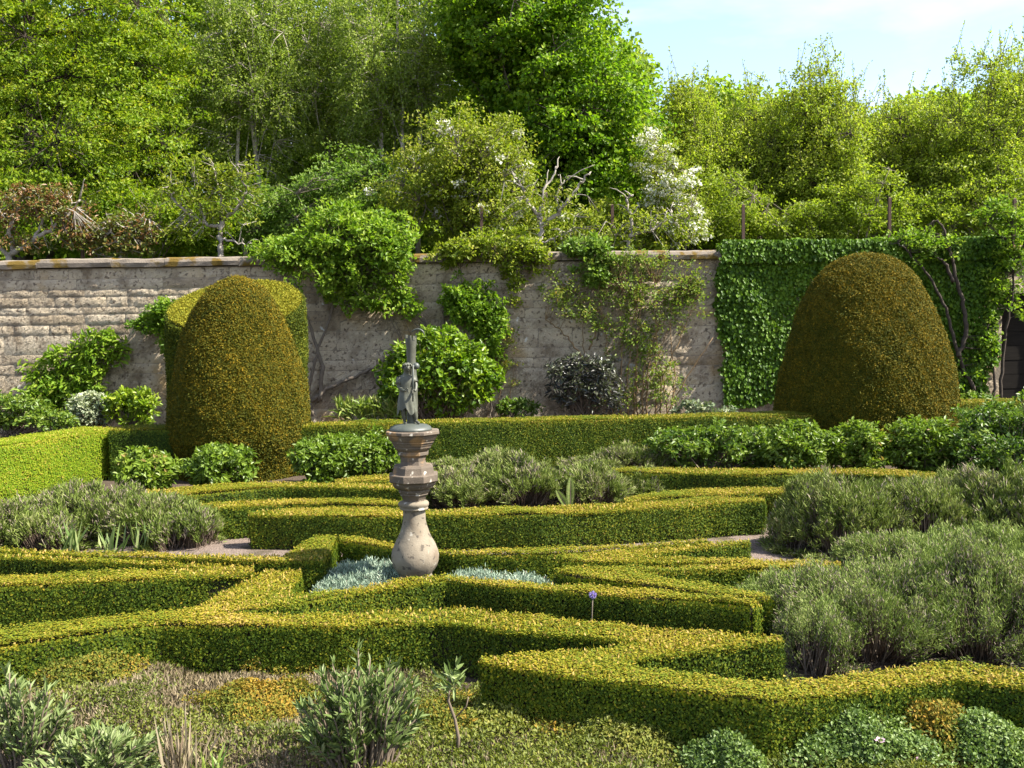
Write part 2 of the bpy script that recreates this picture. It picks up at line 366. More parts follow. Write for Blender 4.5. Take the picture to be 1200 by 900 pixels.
hh = .28
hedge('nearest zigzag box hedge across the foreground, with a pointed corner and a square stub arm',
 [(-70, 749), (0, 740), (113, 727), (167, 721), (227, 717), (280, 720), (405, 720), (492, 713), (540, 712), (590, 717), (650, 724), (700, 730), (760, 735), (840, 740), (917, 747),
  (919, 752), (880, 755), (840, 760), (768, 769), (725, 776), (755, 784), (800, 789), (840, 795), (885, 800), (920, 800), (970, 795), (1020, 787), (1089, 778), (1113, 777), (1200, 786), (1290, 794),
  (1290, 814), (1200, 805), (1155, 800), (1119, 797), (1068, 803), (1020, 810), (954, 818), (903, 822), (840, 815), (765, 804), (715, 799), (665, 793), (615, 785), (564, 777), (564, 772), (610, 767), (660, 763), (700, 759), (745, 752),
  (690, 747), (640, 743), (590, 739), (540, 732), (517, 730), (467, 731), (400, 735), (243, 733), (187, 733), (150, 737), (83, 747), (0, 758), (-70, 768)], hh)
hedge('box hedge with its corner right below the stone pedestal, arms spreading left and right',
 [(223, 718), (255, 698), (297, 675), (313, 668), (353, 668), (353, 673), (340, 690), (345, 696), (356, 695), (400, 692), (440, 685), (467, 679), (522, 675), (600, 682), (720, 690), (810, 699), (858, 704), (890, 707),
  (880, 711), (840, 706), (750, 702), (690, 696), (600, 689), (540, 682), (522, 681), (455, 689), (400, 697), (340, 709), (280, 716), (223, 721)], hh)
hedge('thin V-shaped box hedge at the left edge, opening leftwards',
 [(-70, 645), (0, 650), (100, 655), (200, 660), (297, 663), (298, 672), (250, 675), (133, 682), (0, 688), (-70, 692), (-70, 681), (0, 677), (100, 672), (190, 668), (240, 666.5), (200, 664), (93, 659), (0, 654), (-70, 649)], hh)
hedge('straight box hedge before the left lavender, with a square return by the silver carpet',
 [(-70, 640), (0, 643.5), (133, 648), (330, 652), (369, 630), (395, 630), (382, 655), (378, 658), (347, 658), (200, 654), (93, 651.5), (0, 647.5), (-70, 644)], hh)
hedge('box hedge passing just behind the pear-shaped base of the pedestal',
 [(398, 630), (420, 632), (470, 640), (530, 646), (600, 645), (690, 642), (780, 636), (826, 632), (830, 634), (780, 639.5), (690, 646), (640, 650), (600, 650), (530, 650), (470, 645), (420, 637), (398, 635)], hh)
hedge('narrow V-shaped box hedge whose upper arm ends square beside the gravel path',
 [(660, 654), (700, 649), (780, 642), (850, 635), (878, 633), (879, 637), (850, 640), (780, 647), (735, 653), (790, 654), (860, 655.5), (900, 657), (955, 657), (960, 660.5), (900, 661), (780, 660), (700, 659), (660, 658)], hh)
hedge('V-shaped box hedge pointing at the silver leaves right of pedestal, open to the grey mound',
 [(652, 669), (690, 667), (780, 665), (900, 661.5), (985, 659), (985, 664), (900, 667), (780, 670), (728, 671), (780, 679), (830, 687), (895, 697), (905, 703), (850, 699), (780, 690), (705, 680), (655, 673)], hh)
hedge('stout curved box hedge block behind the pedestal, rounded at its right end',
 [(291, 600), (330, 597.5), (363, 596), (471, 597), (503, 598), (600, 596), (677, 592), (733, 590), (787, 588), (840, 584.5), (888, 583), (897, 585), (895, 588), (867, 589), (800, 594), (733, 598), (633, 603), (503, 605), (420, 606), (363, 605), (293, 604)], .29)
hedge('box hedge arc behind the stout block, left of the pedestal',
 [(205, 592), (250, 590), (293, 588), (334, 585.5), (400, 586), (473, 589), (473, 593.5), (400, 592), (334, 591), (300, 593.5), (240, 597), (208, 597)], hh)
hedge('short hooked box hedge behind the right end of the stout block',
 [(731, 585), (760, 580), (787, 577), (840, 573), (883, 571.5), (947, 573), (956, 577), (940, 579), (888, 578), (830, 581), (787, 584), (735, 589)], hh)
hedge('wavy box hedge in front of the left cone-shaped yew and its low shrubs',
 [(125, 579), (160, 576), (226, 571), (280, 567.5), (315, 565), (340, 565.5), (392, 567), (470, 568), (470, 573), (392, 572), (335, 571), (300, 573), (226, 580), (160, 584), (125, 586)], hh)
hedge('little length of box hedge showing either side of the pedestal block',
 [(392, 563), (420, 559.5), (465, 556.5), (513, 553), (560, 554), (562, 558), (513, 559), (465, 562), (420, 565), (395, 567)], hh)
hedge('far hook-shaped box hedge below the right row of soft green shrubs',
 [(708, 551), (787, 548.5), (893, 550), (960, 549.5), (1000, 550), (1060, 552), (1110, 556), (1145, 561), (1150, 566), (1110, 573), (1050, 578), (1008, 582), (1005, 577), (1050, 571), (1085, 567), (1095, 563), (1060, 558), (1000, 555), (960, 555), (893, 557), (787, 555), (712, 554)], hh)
# tall hedge before the wall
KA, KB = gp(141, 500.5, .62), gp(912, 483, .62)
u = nrm((KB-KA)[None])[0]; nn = np.array((u[1], -u[0], 0))
def kp(t, o): v = KA+u*t+nn*o; return (v[0], v[1])
KL = np.linalg.norm(KB-KA)
yewL = at(284, 540, 12.0); yewR = at(1012, 520, 13.0)
tY = (yewL-KA).dot(u)
hedge('tall box hedge running along the wall between the two yews', [kp(tY+.55, -.0), kp(KL+.6, 0), kp(KL+.6, .5), kp(tY+.55, .5)], .62, mat='box', group='tall clipped box hedges before the wall', world=True, toptint=(.55, .22), sidetint=(.36, .16))
e1 = gp(66, 517, .62); e0 = gp(-120, 545, .62)
dv = nrm((gp(141, 501.5, .62)-gp(20, 520, .62))[None])[0]; far = gp(142, 501.5, .62); near = far-dv*5.5; pw = np.array((-dv[1], dv[0], 0))*.55
hedge('tall bright box hedge at left with its broad sunlit side turned to the garden', [(far)[:2], (near)[:2], (near+pw)[:2], (far+pw)[:2]], .62, mat='boxlit', group='tall clipped box hedges before the wall', world=True, sidetint=(.50, .2), toptint=(.62, .2))
hedge('short shaded piece of tall box hedge between bright left hedge and left yew', [kp(.02, 0), kp(tY-.5, 0), kp(tY-.5, .5), kp(.02, .5)], .62, mat='box', group='tall clipped box hedges before the wall', world=True, toptint=(.55, .22), sidetint=(.22, .14))  # same box leaf, shade of this face put into the darker side tint
k2 = at(1118, 480, 13.2)
hedge('short end of tall box hedge right of the right yew', [(k2[0]-.3, 13.0), (k2[0]+2.5, 13.3), (k2[0]+2.5, 13.8), (k2[0]-.3, 13.5)], .68, mat='box', group='tall clipped box hedges before the wall', world=True, toptint=(.6, .22), sidetint=(.42, .16))

# ------------------------------------------------------------------ clipped yews
def yew(label, c, prof, name='clipped_yew', mat='yew', squash=1.0, top_flat=False, cover=2.5, sc=.021):
    root = empty(name, (c[0], c[1], 0), label, 'topiary', 'clipped yews before the wall')
    prof = np.array(prof); rr, zz = prof[:, 0], prof[:, 1]
    g = Geo(); g.lathe([(max(r-.05, .01), max(z-(.05 if z > .3 else 0), 0)) for r, z in prof], (c[0], c[1], 0), 40); g.build('branches', M['core'], root)
    tr = Geo(); tr.tube([(c[0], c[1], 0), (c[0]+.02, c[1], zz.max()*.5)], [.12, .07], 8); tr.build('trunk', M['bark'], root)
    seg = np.hypot(np.diff(rr), np.diff(zz)); w = seg*(rr[1:]+rr[:-1])/2; area = 2*math.pi*w.sum()
    n = int(area*cover/(.3*sc*sc*.6)); k = rng.choice(len(seg), n, p=w/w.sum()); t = rng.random(n)
    r = rr[k]+(rr[k+1]-rr[k])*t; z = zz[k]+(zz[k+1]-zz[k])*t; th = rng.random(n)*2*math.pi
    dr, dz = (rr[k+1]-rr[k])/seg[k], (zz[k+1]-zz[k])/seg[k]
    N = np.stack([dz*np.cos(th), dz*np.sin(th), -dr], 1)
    P = np.stack([c[0]+r*np.cos(th), c[1]+r*np.sin(th), z], 1)
    vis = (N*np.array((0-P[:, 0], 0-P[:, 1], H-P[:, 2])).T).sum(1) > -1.5
    keep = vis | (rng.random(n) < .3); P, N = P[keep], N[keep]; n = len(P)
    P = P+N*(wav(P, 2.6)*.030+wav(P, 8)*.012+wav(P, 19)*.010+rng.normal(0, .011, n))[:, None]
    nf = nrm(N+rnd(n)*.8); D = nrm(np.cross(nf, rnd(n))+N*.4); sz = sc*rng.uniform(.7, 1.35, n)
    up = N[:, 2]
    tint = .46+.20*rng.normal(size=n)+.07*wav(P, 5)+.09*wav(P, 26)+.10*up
    Geo_ = Geo().leaves(P-D*sz[:, None]*.3, D, nf, sz, sz*.55, tint); Geo_.build('foliage', M[mat], root)
    return root
def px_prof(rows, v0, Y):
    rows = [r for r in rows if r[0] < v0-2]; rows = [(v0, rows[0][1])]+rows                   # rows of (v, half width in px) read at depth Y
    s = math.hypot(Y, 0)/F
    return [(hw*s, max((v0-v)*s, 0)) for v, hw in rows]
vl = 387+F*H/12.0
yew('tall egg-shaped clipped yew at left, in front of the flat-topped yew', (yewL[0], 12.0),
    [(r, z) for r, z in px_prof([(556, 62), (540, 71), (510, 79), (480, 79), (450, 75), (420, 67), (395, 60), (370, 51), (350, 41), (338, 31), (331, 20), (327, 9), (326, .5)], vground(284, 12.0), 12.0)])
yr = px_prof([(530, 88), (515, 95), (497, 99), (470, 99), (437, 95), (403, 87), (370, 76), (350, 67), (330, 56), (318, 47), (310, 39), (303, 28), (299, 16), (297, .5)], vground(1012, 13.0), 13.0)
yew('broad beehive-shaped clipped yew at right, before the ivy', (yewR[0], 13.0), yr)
# flat-topped yew behind: slanting clipped top
cb = at(281, 500, 14.6)
def flat_yew():
    c = cb; s = 14.6/F; r0 = 77*s
    root = empty('clipped_yew', (c[0], c[1], 0), 'drum-shaped clipped yew with flat slanting top, half hidden behind the egg-shaped yew', 'topiary', 'clipped yews before the wall')
    zt = lambda x, y: (at(281, 330, 14.6)[2]) + (-.28*(y-14.6)) * 0 + .0*x
    ztop = at(281, 357, 14.6)[2]
    hgt = lambda y: ztop+(y-14.6)*.42
    n = 190000; th = rng.random(n)*2*math.pi; z = rng.random(n)
    rr = lambda z: r0*(.96+.05*np.sin(z*2.6))
    x = c[0]+rr(z)*np.cos(th); y = c[1]+rr(z)*np.sin(th); P = np.stack([x, y, z*hgt(y)], 1); N = np.stack([np.cos(th), np.sin(th), 0*th], 1)
    m = 80000; q = np.sqrt(rng.random(m))*r0*.97; t2 = rng.random(m)*2*math.pi; x2 = c[0]+q*np.cos(t2); y2 = c[1]+q*np.sin(t2)
    P2 = np.stack([x2, y2, hgt(y2)], 1); N2 = np.repeat(nrm(np.array([[0, -.42, 1.]])), m, 0)
    g = Geo()
    for A, B, b in ((P, N, .25), (P2, N2, .78)):  # dark sides and bright top: shade and light put into the tint
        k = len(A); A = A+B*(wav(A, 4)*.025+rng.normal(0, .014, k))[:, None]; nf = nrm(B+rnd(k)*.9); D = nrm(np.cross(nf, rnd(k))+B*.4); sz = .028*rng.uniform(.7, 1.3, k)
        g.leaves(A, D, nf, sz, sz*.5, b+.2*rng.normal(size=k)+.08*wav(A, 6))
    g.build('foliage', M['yewtop'], root)
    b = Geo(); seg = 40; tt = np.arange(seg)/seg*2*math.pi; xs = c[0]+(r0-.06)*np.cos(tt); ys = c[1]+(r0-.06)*np.sin(tt)
    V = np.concatenate([np.stack([xs, ys, 0*xs], 1), np.stack([xs, ys, hgt(ys)-.06], 1), [[c[0], c[1], hgt(c[1])-.06]]])
    b.add(V, [[i, (i+1) % seg, seg+(i+1) % seg, seg+i] for i in range(seg)]); b.f.append(np.array([[seg+i, seg+(i+1) % seg, 2*seg] for i in range(seg)])); b.mi.append(np.zeros(seg, np.int32)); b.sm.append(np.zeros(seg, bool))
    b.build('branches', M['core'], root)
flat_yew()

# ------------------------------------------------------------------ pedestal and statue
PY = 6.12; PB = at(487, 674, PY); ps = PY/F
def pp(rows): return [(hw*ps, (674-v)*ps) for v, hw in rows][::-1] if rows[0][0] < rows[-1][0] else [(hw*ps, (674-v)*ps) for v, hw in rows]
ped = empty('pedestal', PB, 'weathered sandstone baluster pedestal with pear-shaped base carrying the bronze boy', 'pedestal')
def rough(V):
    return V+np.stack([wav(V, 40), wav(V+3, 40), 0*V[:, 0]], 1)*.0035
def fine(rows, n=4):
    rows = np.array(rows, float); out = [rows[0]]
    for a, b in zip(rows[:-1], rows[1:]):
        for k in range(1, n+1): out.append(a+(b-a)*k/n)
    return [tuple(r) for r in out]
Geo().lathe(pp(fine([(594, 13), (600, 13), (608, 13.6), (615, 15), (622, 17.2), (630, 20.8), (637, 24.4), (644, 27), (650, 28.1), (656, 27.9), (662, 26), (667, 23), (671, 20)], 2)), PB, 48, wob=rough).build('baluster', M['ped'], ped)
Geo().lathe(pp([(584, 12.4), (585.5, 16.8), (587, 18), (589.5, 18), (591, 16.6), (592.5, 16.4), (593, 16.8), (594.5, 16.4), (595, 12.8)]), PB, 40, wob=rough).build('collar', M['ped'], ped)
O8 = dict(seg=8, rot=R(22.5+6), smooth=False)
k8 = 1/math.cos(R(22.5))*.965
def oct_(rows): return [(r*k8, z) for r, z in pp(rows)]
Geo().lathe(oct_([(541, 14), (541.6, 21.5), (544, 23.6), (551.5, 25.2), (552.2, 28.9), (553, 29.4), (560, 29.4), (561.2, 28), (562, 26), (565, 25), (568, 22.6), (570.5, 18.4), (572, 19), (574, 18), (575, 16.6), (576.5, 16.8), (578, 15), (582, 13), (586, 12.2)]), PB, wob=rough, **O8).build('octagonal_block', M['ped2'], ped)
Geo().lathe(oct_([(501, 30.6), (501.8, 31.8), (504.5, 32), (505.6, 31), (506.4, 29.6), (508, 29.2), (512, 26.6), (513, 25.4), (514.8, 25.2), (515.4, 24), (518, 23), (519, 22), (521, 21.6), (523, 20), (525.5, 17.4), (526.4, 18.4), (529.4, 18.4), (530.4, 16.8), (532, 15.6), (537, 15), (542, 16.2)]), PB, wob=rough, **O8).build('capital', M['ped2'], ped)
g = Geo(); g.lathe([(24*ps, -PB[2]), (23*ps, -.02), (20.5*ps, -.018), (20.5*ps, .012), (20*ps, .022)], PB, 8, smooth=False, rot=R(22.5)); g.build('plinth', M['ped'], ped)
zt = PB[2]+(674-501)*ps
SB = np.array((PB[0]-.012, PB[1], zt))
boy = empty('boy_statue', SB, 'weathered bronze boy in a tunic before a hollow tree stump, standing on the pedestal', 'statue')
def W_(x, y, z): return SB+np.array((x, y, z))
g = Geo()
prof = [(.158, 0), (.158, .010), (.148, .024), (.12, .040), (.08, .048), (.01, .05)]
g.lathe(prof, SB, 36, wob=lambda V: V+np.stack([0*V[:, 0], 0*V[:, 0], wav(V, 22)*.004*(V[:, 2] > SB[2]+.01)], 1)); g.build('base', M['lead'], boy)
g = Geo(); z = np.linspace(.03, .685, 18); cx = .004+.012*np.sin(z*5)+.012*(z > .5)*(z-.5)*5; rad = .043-.012*(z/.685)+.012*np.clip((z-.55)/.13, 0, 1)
g.tube(np.stack([SB[0]+cx, SB[1]+.035+0*z, SB[2]+z], 1), rad*(1+.06*np.sin(z*70)), 14, cap=False)
inner = np.stack([SB[0]+cx[-5:], SB[1]+.035+0*z[-5:], SB[2]+z[-5:]], 1)[::-1]; g.tube(inner, rad[-5:][::-1]*.78, 14, cap=False)
th = np.linspace(0, 2*math.pi, 15)[:-1]
for k in range(7):                                             # ragged rim
    a = k*.9; g.box((SB[0]+cx[-1]+rad[-1]*.88*math.cos(a), SB[1]+.035+rad[-1]*.88*math.sin(a), SB[2]+.69+.006*math.sin(k*5)), (.02, .012, .03), rot=a+1.57)
g.build('tree_stump', M['bronze'], boy)
g = Geo(); a = np.linspace(R(150), R(-10), 14); g.tube(np.stack([SB[0]+.062+.05*np.cos(a), SB[1]+.03+0*a, SB[2]+.705+.045*np.sin(a)], 1), .004+.003*np.sin(np.linspace(0, 3.14, 14)), 6); g.build('crescent_hook', M['lead'], boy)
# body grown from a skeleton
def skin_body(joints, bones, name, mat, parent, sub=2):
    me = bpy.data.meshes.new(name); ks = list(joints)
    me.from_pydata([tuple(W_(*joints[k][0])) for k in ks], [(ks.index(a), ks.index(b)) for a, b in bones], [])
    o = bpy.data.objects.new(name, me); COL.objects.link(o)
    md = o.modifiers.new('s', 'SKIN'); sv = me.skin_vertices[0].data
    for i, k in enumerate(ks): sv[i].radius = (joints[k][1], joints[k][1]); sv[i].use_root = (i == 0)
    sd = o.modifiers.new('u', 'SUBSURF'); sd.levels = sub; sd.render_levels = sub
    dg = bpy.context.evaluated_depsgraph_get(); m2 = bpy.data.meshes.new_from_object(o.evaluated_get(dg))
    bpy.data.objects.remove(o); m2.name = name
    for v in m2.vertices: v.co -= Vector(SB)
    for p in m2.polygons: p.use_smooth = True
    m2.materials.clear(); m2.materials.append(mat)
    o = bpy.data.objects.new(name, m2); COL.objects.link(o); o.parent = parent
    return o
J = {'pelvis': ((-.018, -.005, .235), .045), 'waist': ((-.024, -.008, .30), .042), 'chest': ((-.028, -.01, .36), .05), 'collar': ((-.024, -.012, .405), .034), 'neck': ((-.020, -.016, .428), .017),
     'skull': ((-.014, -.022, .462), .036), 'crown': ((-.012, -.020, .488), .028),
     'hl': ((-.046, -.005, .215), .030), 'kl': ((-.050, -.022, .135), .021), 'al': ((-.042, -.012, .065), .012), 'tl': ((-.028, -.055, .052), .011),
     'hr': ((.018, -.003, .215), .030), 'kr': ((.034, -.020, .135), .021), 'ar': ((.042, -.008, .068), .012), 'tr': ((.070, -.045, .054), .011),
     'sl': ((-.068, -.010, .392), .022), 'el': ((-.080, -.030, .325), .016), 'wl': ((-.040, -.072, .300), .010), 'pl': ((-.016, -.080, .302), .011),
     'sr': ((.016, -.012, .395), .022), 'er': ((.052, -.036, .338), .016), 'wr': ((.050, -.074, .300), .010), 'pr': ((.040, -.084, .292), .011)}
bones = [('pelvis', 'waist'), ('waist', 'chest'), ('chest', 'collar'), ('collar', 'neck'), ('neck', 'skull'), ('skull', 'crown'), ('pelvis', 'hl'), ('hl', 'kl'), ('kl', 'al'), ('al', 'tl'), ('pelvis', 'hr'), ('hr', 'kr'), ('kr', 'ar'), ('ar', 'tr'),
         ('chest', 'sl'), ('sl', 'el'), ('el', 'wl'), ('wl', 'pl'), ('chest', 'sr'), ('sr', 'er'), ('er', 'wr'), ('wr', 'pr')]
skin_body(J, bones, 'body', M['bronze'], boy)
g = Geo()
for px_, pz, sx in ((-.016, .302, 1), (.040, .292, -1)):          # fingers closed round the staff
    for k in range(4):
        zf = pz+.010-k*.0065; a = np.linspace(0, 2.6-.15*abs(k-1.5), 6)
        g.tube(np.stack([SB[0]+px_+sx*(.010+.0-.010*np.cos(a))+sx*.004, SB[1]-.088-.010*np.sin(a), SB[2]+zf+0*a], 1), .0032, 6)
    g.tube([W_(px_-sx*.004, -.082, pz+.012), W_(px_+sx*.004, -.094, pz+.016), W_(px_+sx*.012, -.096, pz+.013)], [.004, .0036, .003], 6)
g.build('fingers', M['bronze'], boy)
g = Geo()                                                        # nose, brow, ears and curls of hair
hc = W_(-.013, -.021, .466)
Geo().tube([hc+(.012, -.037, .004), hc+(.014, -.043, -.006), hc+(.014, -.038, -.010)], [.004, .006, .004], 6).build('nose', M['bronze'], boy)
for sd_ in (-1, 1):
    Geo().tube([hc+(sd_*.036+.004, -.002, .008), hc+(sd_*.040+.004, .002, 0), hc+(sd_*.036+.004, 0, -.010)], [.005, .007, .004], 6).build('ear', M['bronze'], boy)
    Geo().tube([hc+(sd_*.015+.011, -.034, .006), hc+(sd_*.007+.011, -.036, .008)], .004, 6).build('eye', M['bronze'], boy)
Geo().tube([hc+(.004, -.035, -.018), hc+(.012, -.037, -.019), hc+(.020, -.033, -.018)], [.003, .004, .003], 6).build('mouth', M['bronze'], boy)
g = Geo()
for k in range(150):
    v = rnd(1)[0]; v[2] = abs(v[2])*1.0-.05
    if v[1] < -.35 and v[2] < .55: continue
    c = hc+v*np.array((.038, .039, .036)); t = nrm((np.cross(v, rnd(1)[0]))[None])[0]
    g.tube([c-t*.008, c+v*.001, c+t*.008], [.003, .0048, .003], 6)
g.build('hair', M['bronze'], boy)
g = Geo(); seg = 48; rows = []                                   # tunic with hanging folds and ragged hem
for z, rx, ry in [(.412, .030, .026), (.400, .058, .040), (.375, .066, .048), (.335, .062, .048), (.295, .054, .046), (.27, .057, .05), (.235, .064, .056), (.20, .068, .06), (.165, .070, .062), (.145, .072, .064)]:
    t = np.arange(seg)/seg*2*math.pi; fold = 1+(.015+.09*max(0, (.30-z)/.15))*np.sin(t*9+z*20)*.8
    hem = (.022*np.sin(t*3+1)+.012*np.sin(t*7))*(1 if z < .15 else (.5 if z < .18 else 0))
    rows.append(np.stack([SB[0]-.022+rx*fold*np.cos(t), SB[1]-.008+ry*fold*np.sin(t), SB[2]+z+hem], 1))
V = np.concatenate(rows); i = np.arange(len(rows)-1)[:, None]*seg; j = np.arange(seg)[None]; j2 = (j+1) % seg
g.add(V, np.stack([i+j, i+seg+j, i+seg+j2, i+j2], -1).reshape(-1, 4), .5, 0, True)
for s, a, b in ((-1, J['sl'][0], J['el'][0]), (1, J['sr'][0], J['er'][0])):
    a, b = W_(*a), W_(*b); g.tube([a, a+(b-a)*.4, a+(b-a)*.75], [.028, .026, .029], 12)
g.build('tunic', M['bronze'], boy)
g = Geo(); g.tube([W_(.030, -.092, .22), W_(.034, -.090, .36), W_(.038, -.088, .49)], [.0055, .005, .005], 8); c = W_(.056, -.06, .478)
th = np.arange(9)/8*math.pi; g.lathe([(max(.026*math.sin(t), .001), -.026*math.cos(t)) for t in th], c, 16); g.tube([c+(-.02, -.025, 0), c], [.008, .012], 8)
g.build('staff', M['lead'], boy)

boy.scale = (.88, .88, .88)
# ------------------------------------------------------------------ wall
def wy(x):                                   # front face of the wall
    return WA[1]+(x-WA[0])*WS
zw = 3.22
def wall_pt(u, v):
    d = ray(u, v); t = (zw-H)/d.z; return np.array((d.x*t, d.y*t, zw))
WA, WB = wall_pt(0, 306), wall_pt(842, 293.5)
WS = (WB[1]-WA[1])/(WB[0]-WA[0])
wl = math.hypot(1, WS)
def onwall(u, v, off=0.0):                   # sight line meets the wall face, moved off it towards the garden
    d = ray(u, v); t = (WA[1]-WA[0]*WS-off)/(d.y-d.x*WS); return np.array((d.x*t, d.y*t, H+d.z*t))
DX0 = onwall(1174, 400)[0]; DX1 = DX0+1.25; DTOP = onwall(1185, 338)[2]
wall = empty('garden_wall', (0, wy(0), 0), 'long old wall of dressed sandstone blocks with mossy coping behind the garden', 'wall')
X0, X1 = -15.0, 15.0
def wbox(g, x0, x1, y0, y1, z0, z1, mi=0):   # block following the wall's line
    V = [(x, wy(x)+y, z) for x in (x0, x1) for y in (y0, y1) for z in (z0, z1)]
    g.add(V, [[0, 1, 3, 2], [4, 6, 7, 5], [0, 4, 5, 1], [2, 3, 7, 6], [0, 2, 6, 4], [1, 5, 7, 3]], .5, mi)
g = Geo(); wbox(g, X0, DX0, .012, .55, 0, zw-.16); wbox(g, DX1, X1, .012, .55, 0, zw-.16); wbox(g, DX0+.001, DX1-.001, .014, .54, DTOP, zw-.161); g.build('mortar_core', M['mortar'], wall)
g = Geo(); z = 0.0
while z < zw-.2:
    hgt = min(rng.choice([.14, .19, .25, .31, .36]), zw-.17-z)
    if zw-.17-z-hgt < .1: hgt = zw-.17-z
    x = X0-rng.random()*.4
    while x < X1:
        w = rng.uniform(.35, 1.3); x0, x1 = x+.004, x+w-.004; x += w
        zc = z+hgt/2
        if zc < DTOP and x1 > DX0 and x0 < DX1:
            if x0 < DX0-.1: x1 = DX0
            elif x1 > DX1+.1: x0 = DX1
            else: continue
        nx, nz = 12, 6; a = np.linspace(0, 1, nx); b = np.linspace(0, 1, nz); A, B = np.meshgrid(a, b)
        px = x0+(x1-x0)*A; pz = z+.004+(hgt-.008)*B
        edge = np.minimum(np.minimum(A, 1-A)*(x1-x0), np.minimum(B, 1-B)*hgt); pil = np.clip(edge/.009, 0, 1)
        base = rng.uniform(.0, .010)
        Q = np.stack([px.ravel(), pz.ravel(), np.full(px.size, x0*3)], 1)
        dep = pil.ravel()*(base*.7+.008+.005*wav(Q, 9)+.006*wav(Q*np.array((1., 1.2, 1)), 26)+rng.normal(0, .0035, px.size))
        V = np.stack([px.ravel()+rng.normal(0, .004, px.size), wy(px.ravel())+.012-dep, pz.ravel()+rng.normal(0, .003, px.size)], 1)
        ii = np.arange(nz-1)[:, None]*nx+np.arange(nx-1)[None]
        Qd = np.stack([ii, ii+1, ii+nx+1, ii+nx], -1).reshape(-1, 4)
        g.add(V, Qd, np.clip(.5+.34*rng.normal(), 0, 1), 0, True)
    z += hgt
g.build('stone_blocks', M['stone'], wall)
g = Geo(); x = X0
while x < X1:
    w = rng.uniform(.8, 1.4); a = rng.uniform(-.008, .008); x1 = min(x+w, X1)
    xs = np.linspace(x+.004, x1-.004, 8)
    prof = [(-.075, -.15), (-.085, -.07), (-.06, -.01), (.05, .02), (.5, .02), (.6, -.05), (.6, -.15)]
    V = np.array([[(xx, wy(xx)+p[0]+rng.normal(0, .004), zw+p[1]+a+rng.normal(0, .004)) for p in prof] for xx in xs]).reshape(-1, 3); k = len(prof)
    Q = [[i*k+j, i*k+(j+1) % k, (i+1)*k+(j+1) % k, (i+1)*k+j] for i in range(7) for j in range(k)]
    g.add(V, Q); g.f.append(np.array([list(range(k)), [7*k+q for q in range(k)][::-1]])+g.n-len(V)); g.mi.append(np.zeros(2, np.int32)); g.sm.append(np.zeros(2, bool))
    x = x1
g.build('coping', M['coping'], wall)
door = empty('garden_door', (DX0+.6, wy(DX0)+.22, 0), 'dark weathered plank door in the wall at the right edge', 'door')
g = Geo()
for k in range(9):
    zb = k*DTOP/9; wbox(g, DX0+.02, DX1-.02, .20+.006*(k % 2), .25, zb+.004, zb+DTOP/9-.004)
wbox(g, DX0+.02, DX1-.02, .26, .30, .002, DTOP-.002); g.build('planks', M['door'], door)  # backing board added to keep light out of the plank gaps
g = Geo(); wbox(g, DX0+.0, DX0+.07, .16, .28, 0, DTOP); wbox(g, DX1-.07, DX1, .16, .28, 0, DTOP); wbox(g, DX0+.072, DX1-.072, .16, .28, DTOP-.07, DTOP); g.build('frame', M['door'], door)

# ------------------------------------------------------------------ foliage makers
def clump_leaves(g, C, rad, per, L, tint0, flat=.7, wid=.55, up=.4, out=.55, jit=.8, six=False, curl=.1, mi=0, sd=.17, center=None, rise=.0):
    """leaves round clump centres C; rad = clump radius (array or number)"""
    n = len(C)
    if n == 0: return
    k = np.repeat(np.arange(n), per); m = len(k); v = rnd(m); r = rng.random(m)**.45
    rad = np.asarray(rad)*np.ones(n); P = C[k]+v*(r*rad[k])[:, None]*np.array((1, 1, flat))
    O = v.copy()
    if center is not None: O = nrm(nrm(C-center)[k]*.7+v*.6)
    nf = nrm(O*out+np.array((0, 0, up))+rnd(m)*jit); D = nrm(np.cross(nf, rnd(m))+O*.5+np.array((0, 0, rise)))
    sz = L*rng.uniform(.7, 1.3, m); tc = rng.normal(0, .10, n)
    g.leaves(P, D, nf, sz, sz*wid, tint0+tc[k]+rng.normal(0, sd, m)+.10*(v[:, 2]), .12, curl, mi, six)
def ell_points(E, n, shell=.45, noise_f=1.2, amp=.18, front=None):
    """points in a union of ellipsoids (centre, radii), denser towards the outside, with an uneven outline"""
    vol = np.array([np.prod(e[1]) for e in E])**.75; k = rng.choice(len(E), n, p=vol/vol.sum())
    v = rnd(n); r = rng.random(n)**shell
    C = np.array([e[0] for e in E]); Rr = np.array([e[1] for e in E])
    r = r*(1+amp*wav(v*2.2+C[k]*.7, noise_f))
    return C[k]+v*r[:, None]*Rr[k]
def curve(a, b, sag=.0, n=7, wob=.0):
    t = np.linspace(0, 1, n)[:, None]; P = a+(b-a)*t; P[:, 2] += sag*np.sin(t[:, 0]*math.pi)
    if wob:
        w = rng.normal(0, wob, (n, 3)); w[0] = 0; w[-1] *= .3; P = P+np.cumsum(w, 0)*.6
    return P
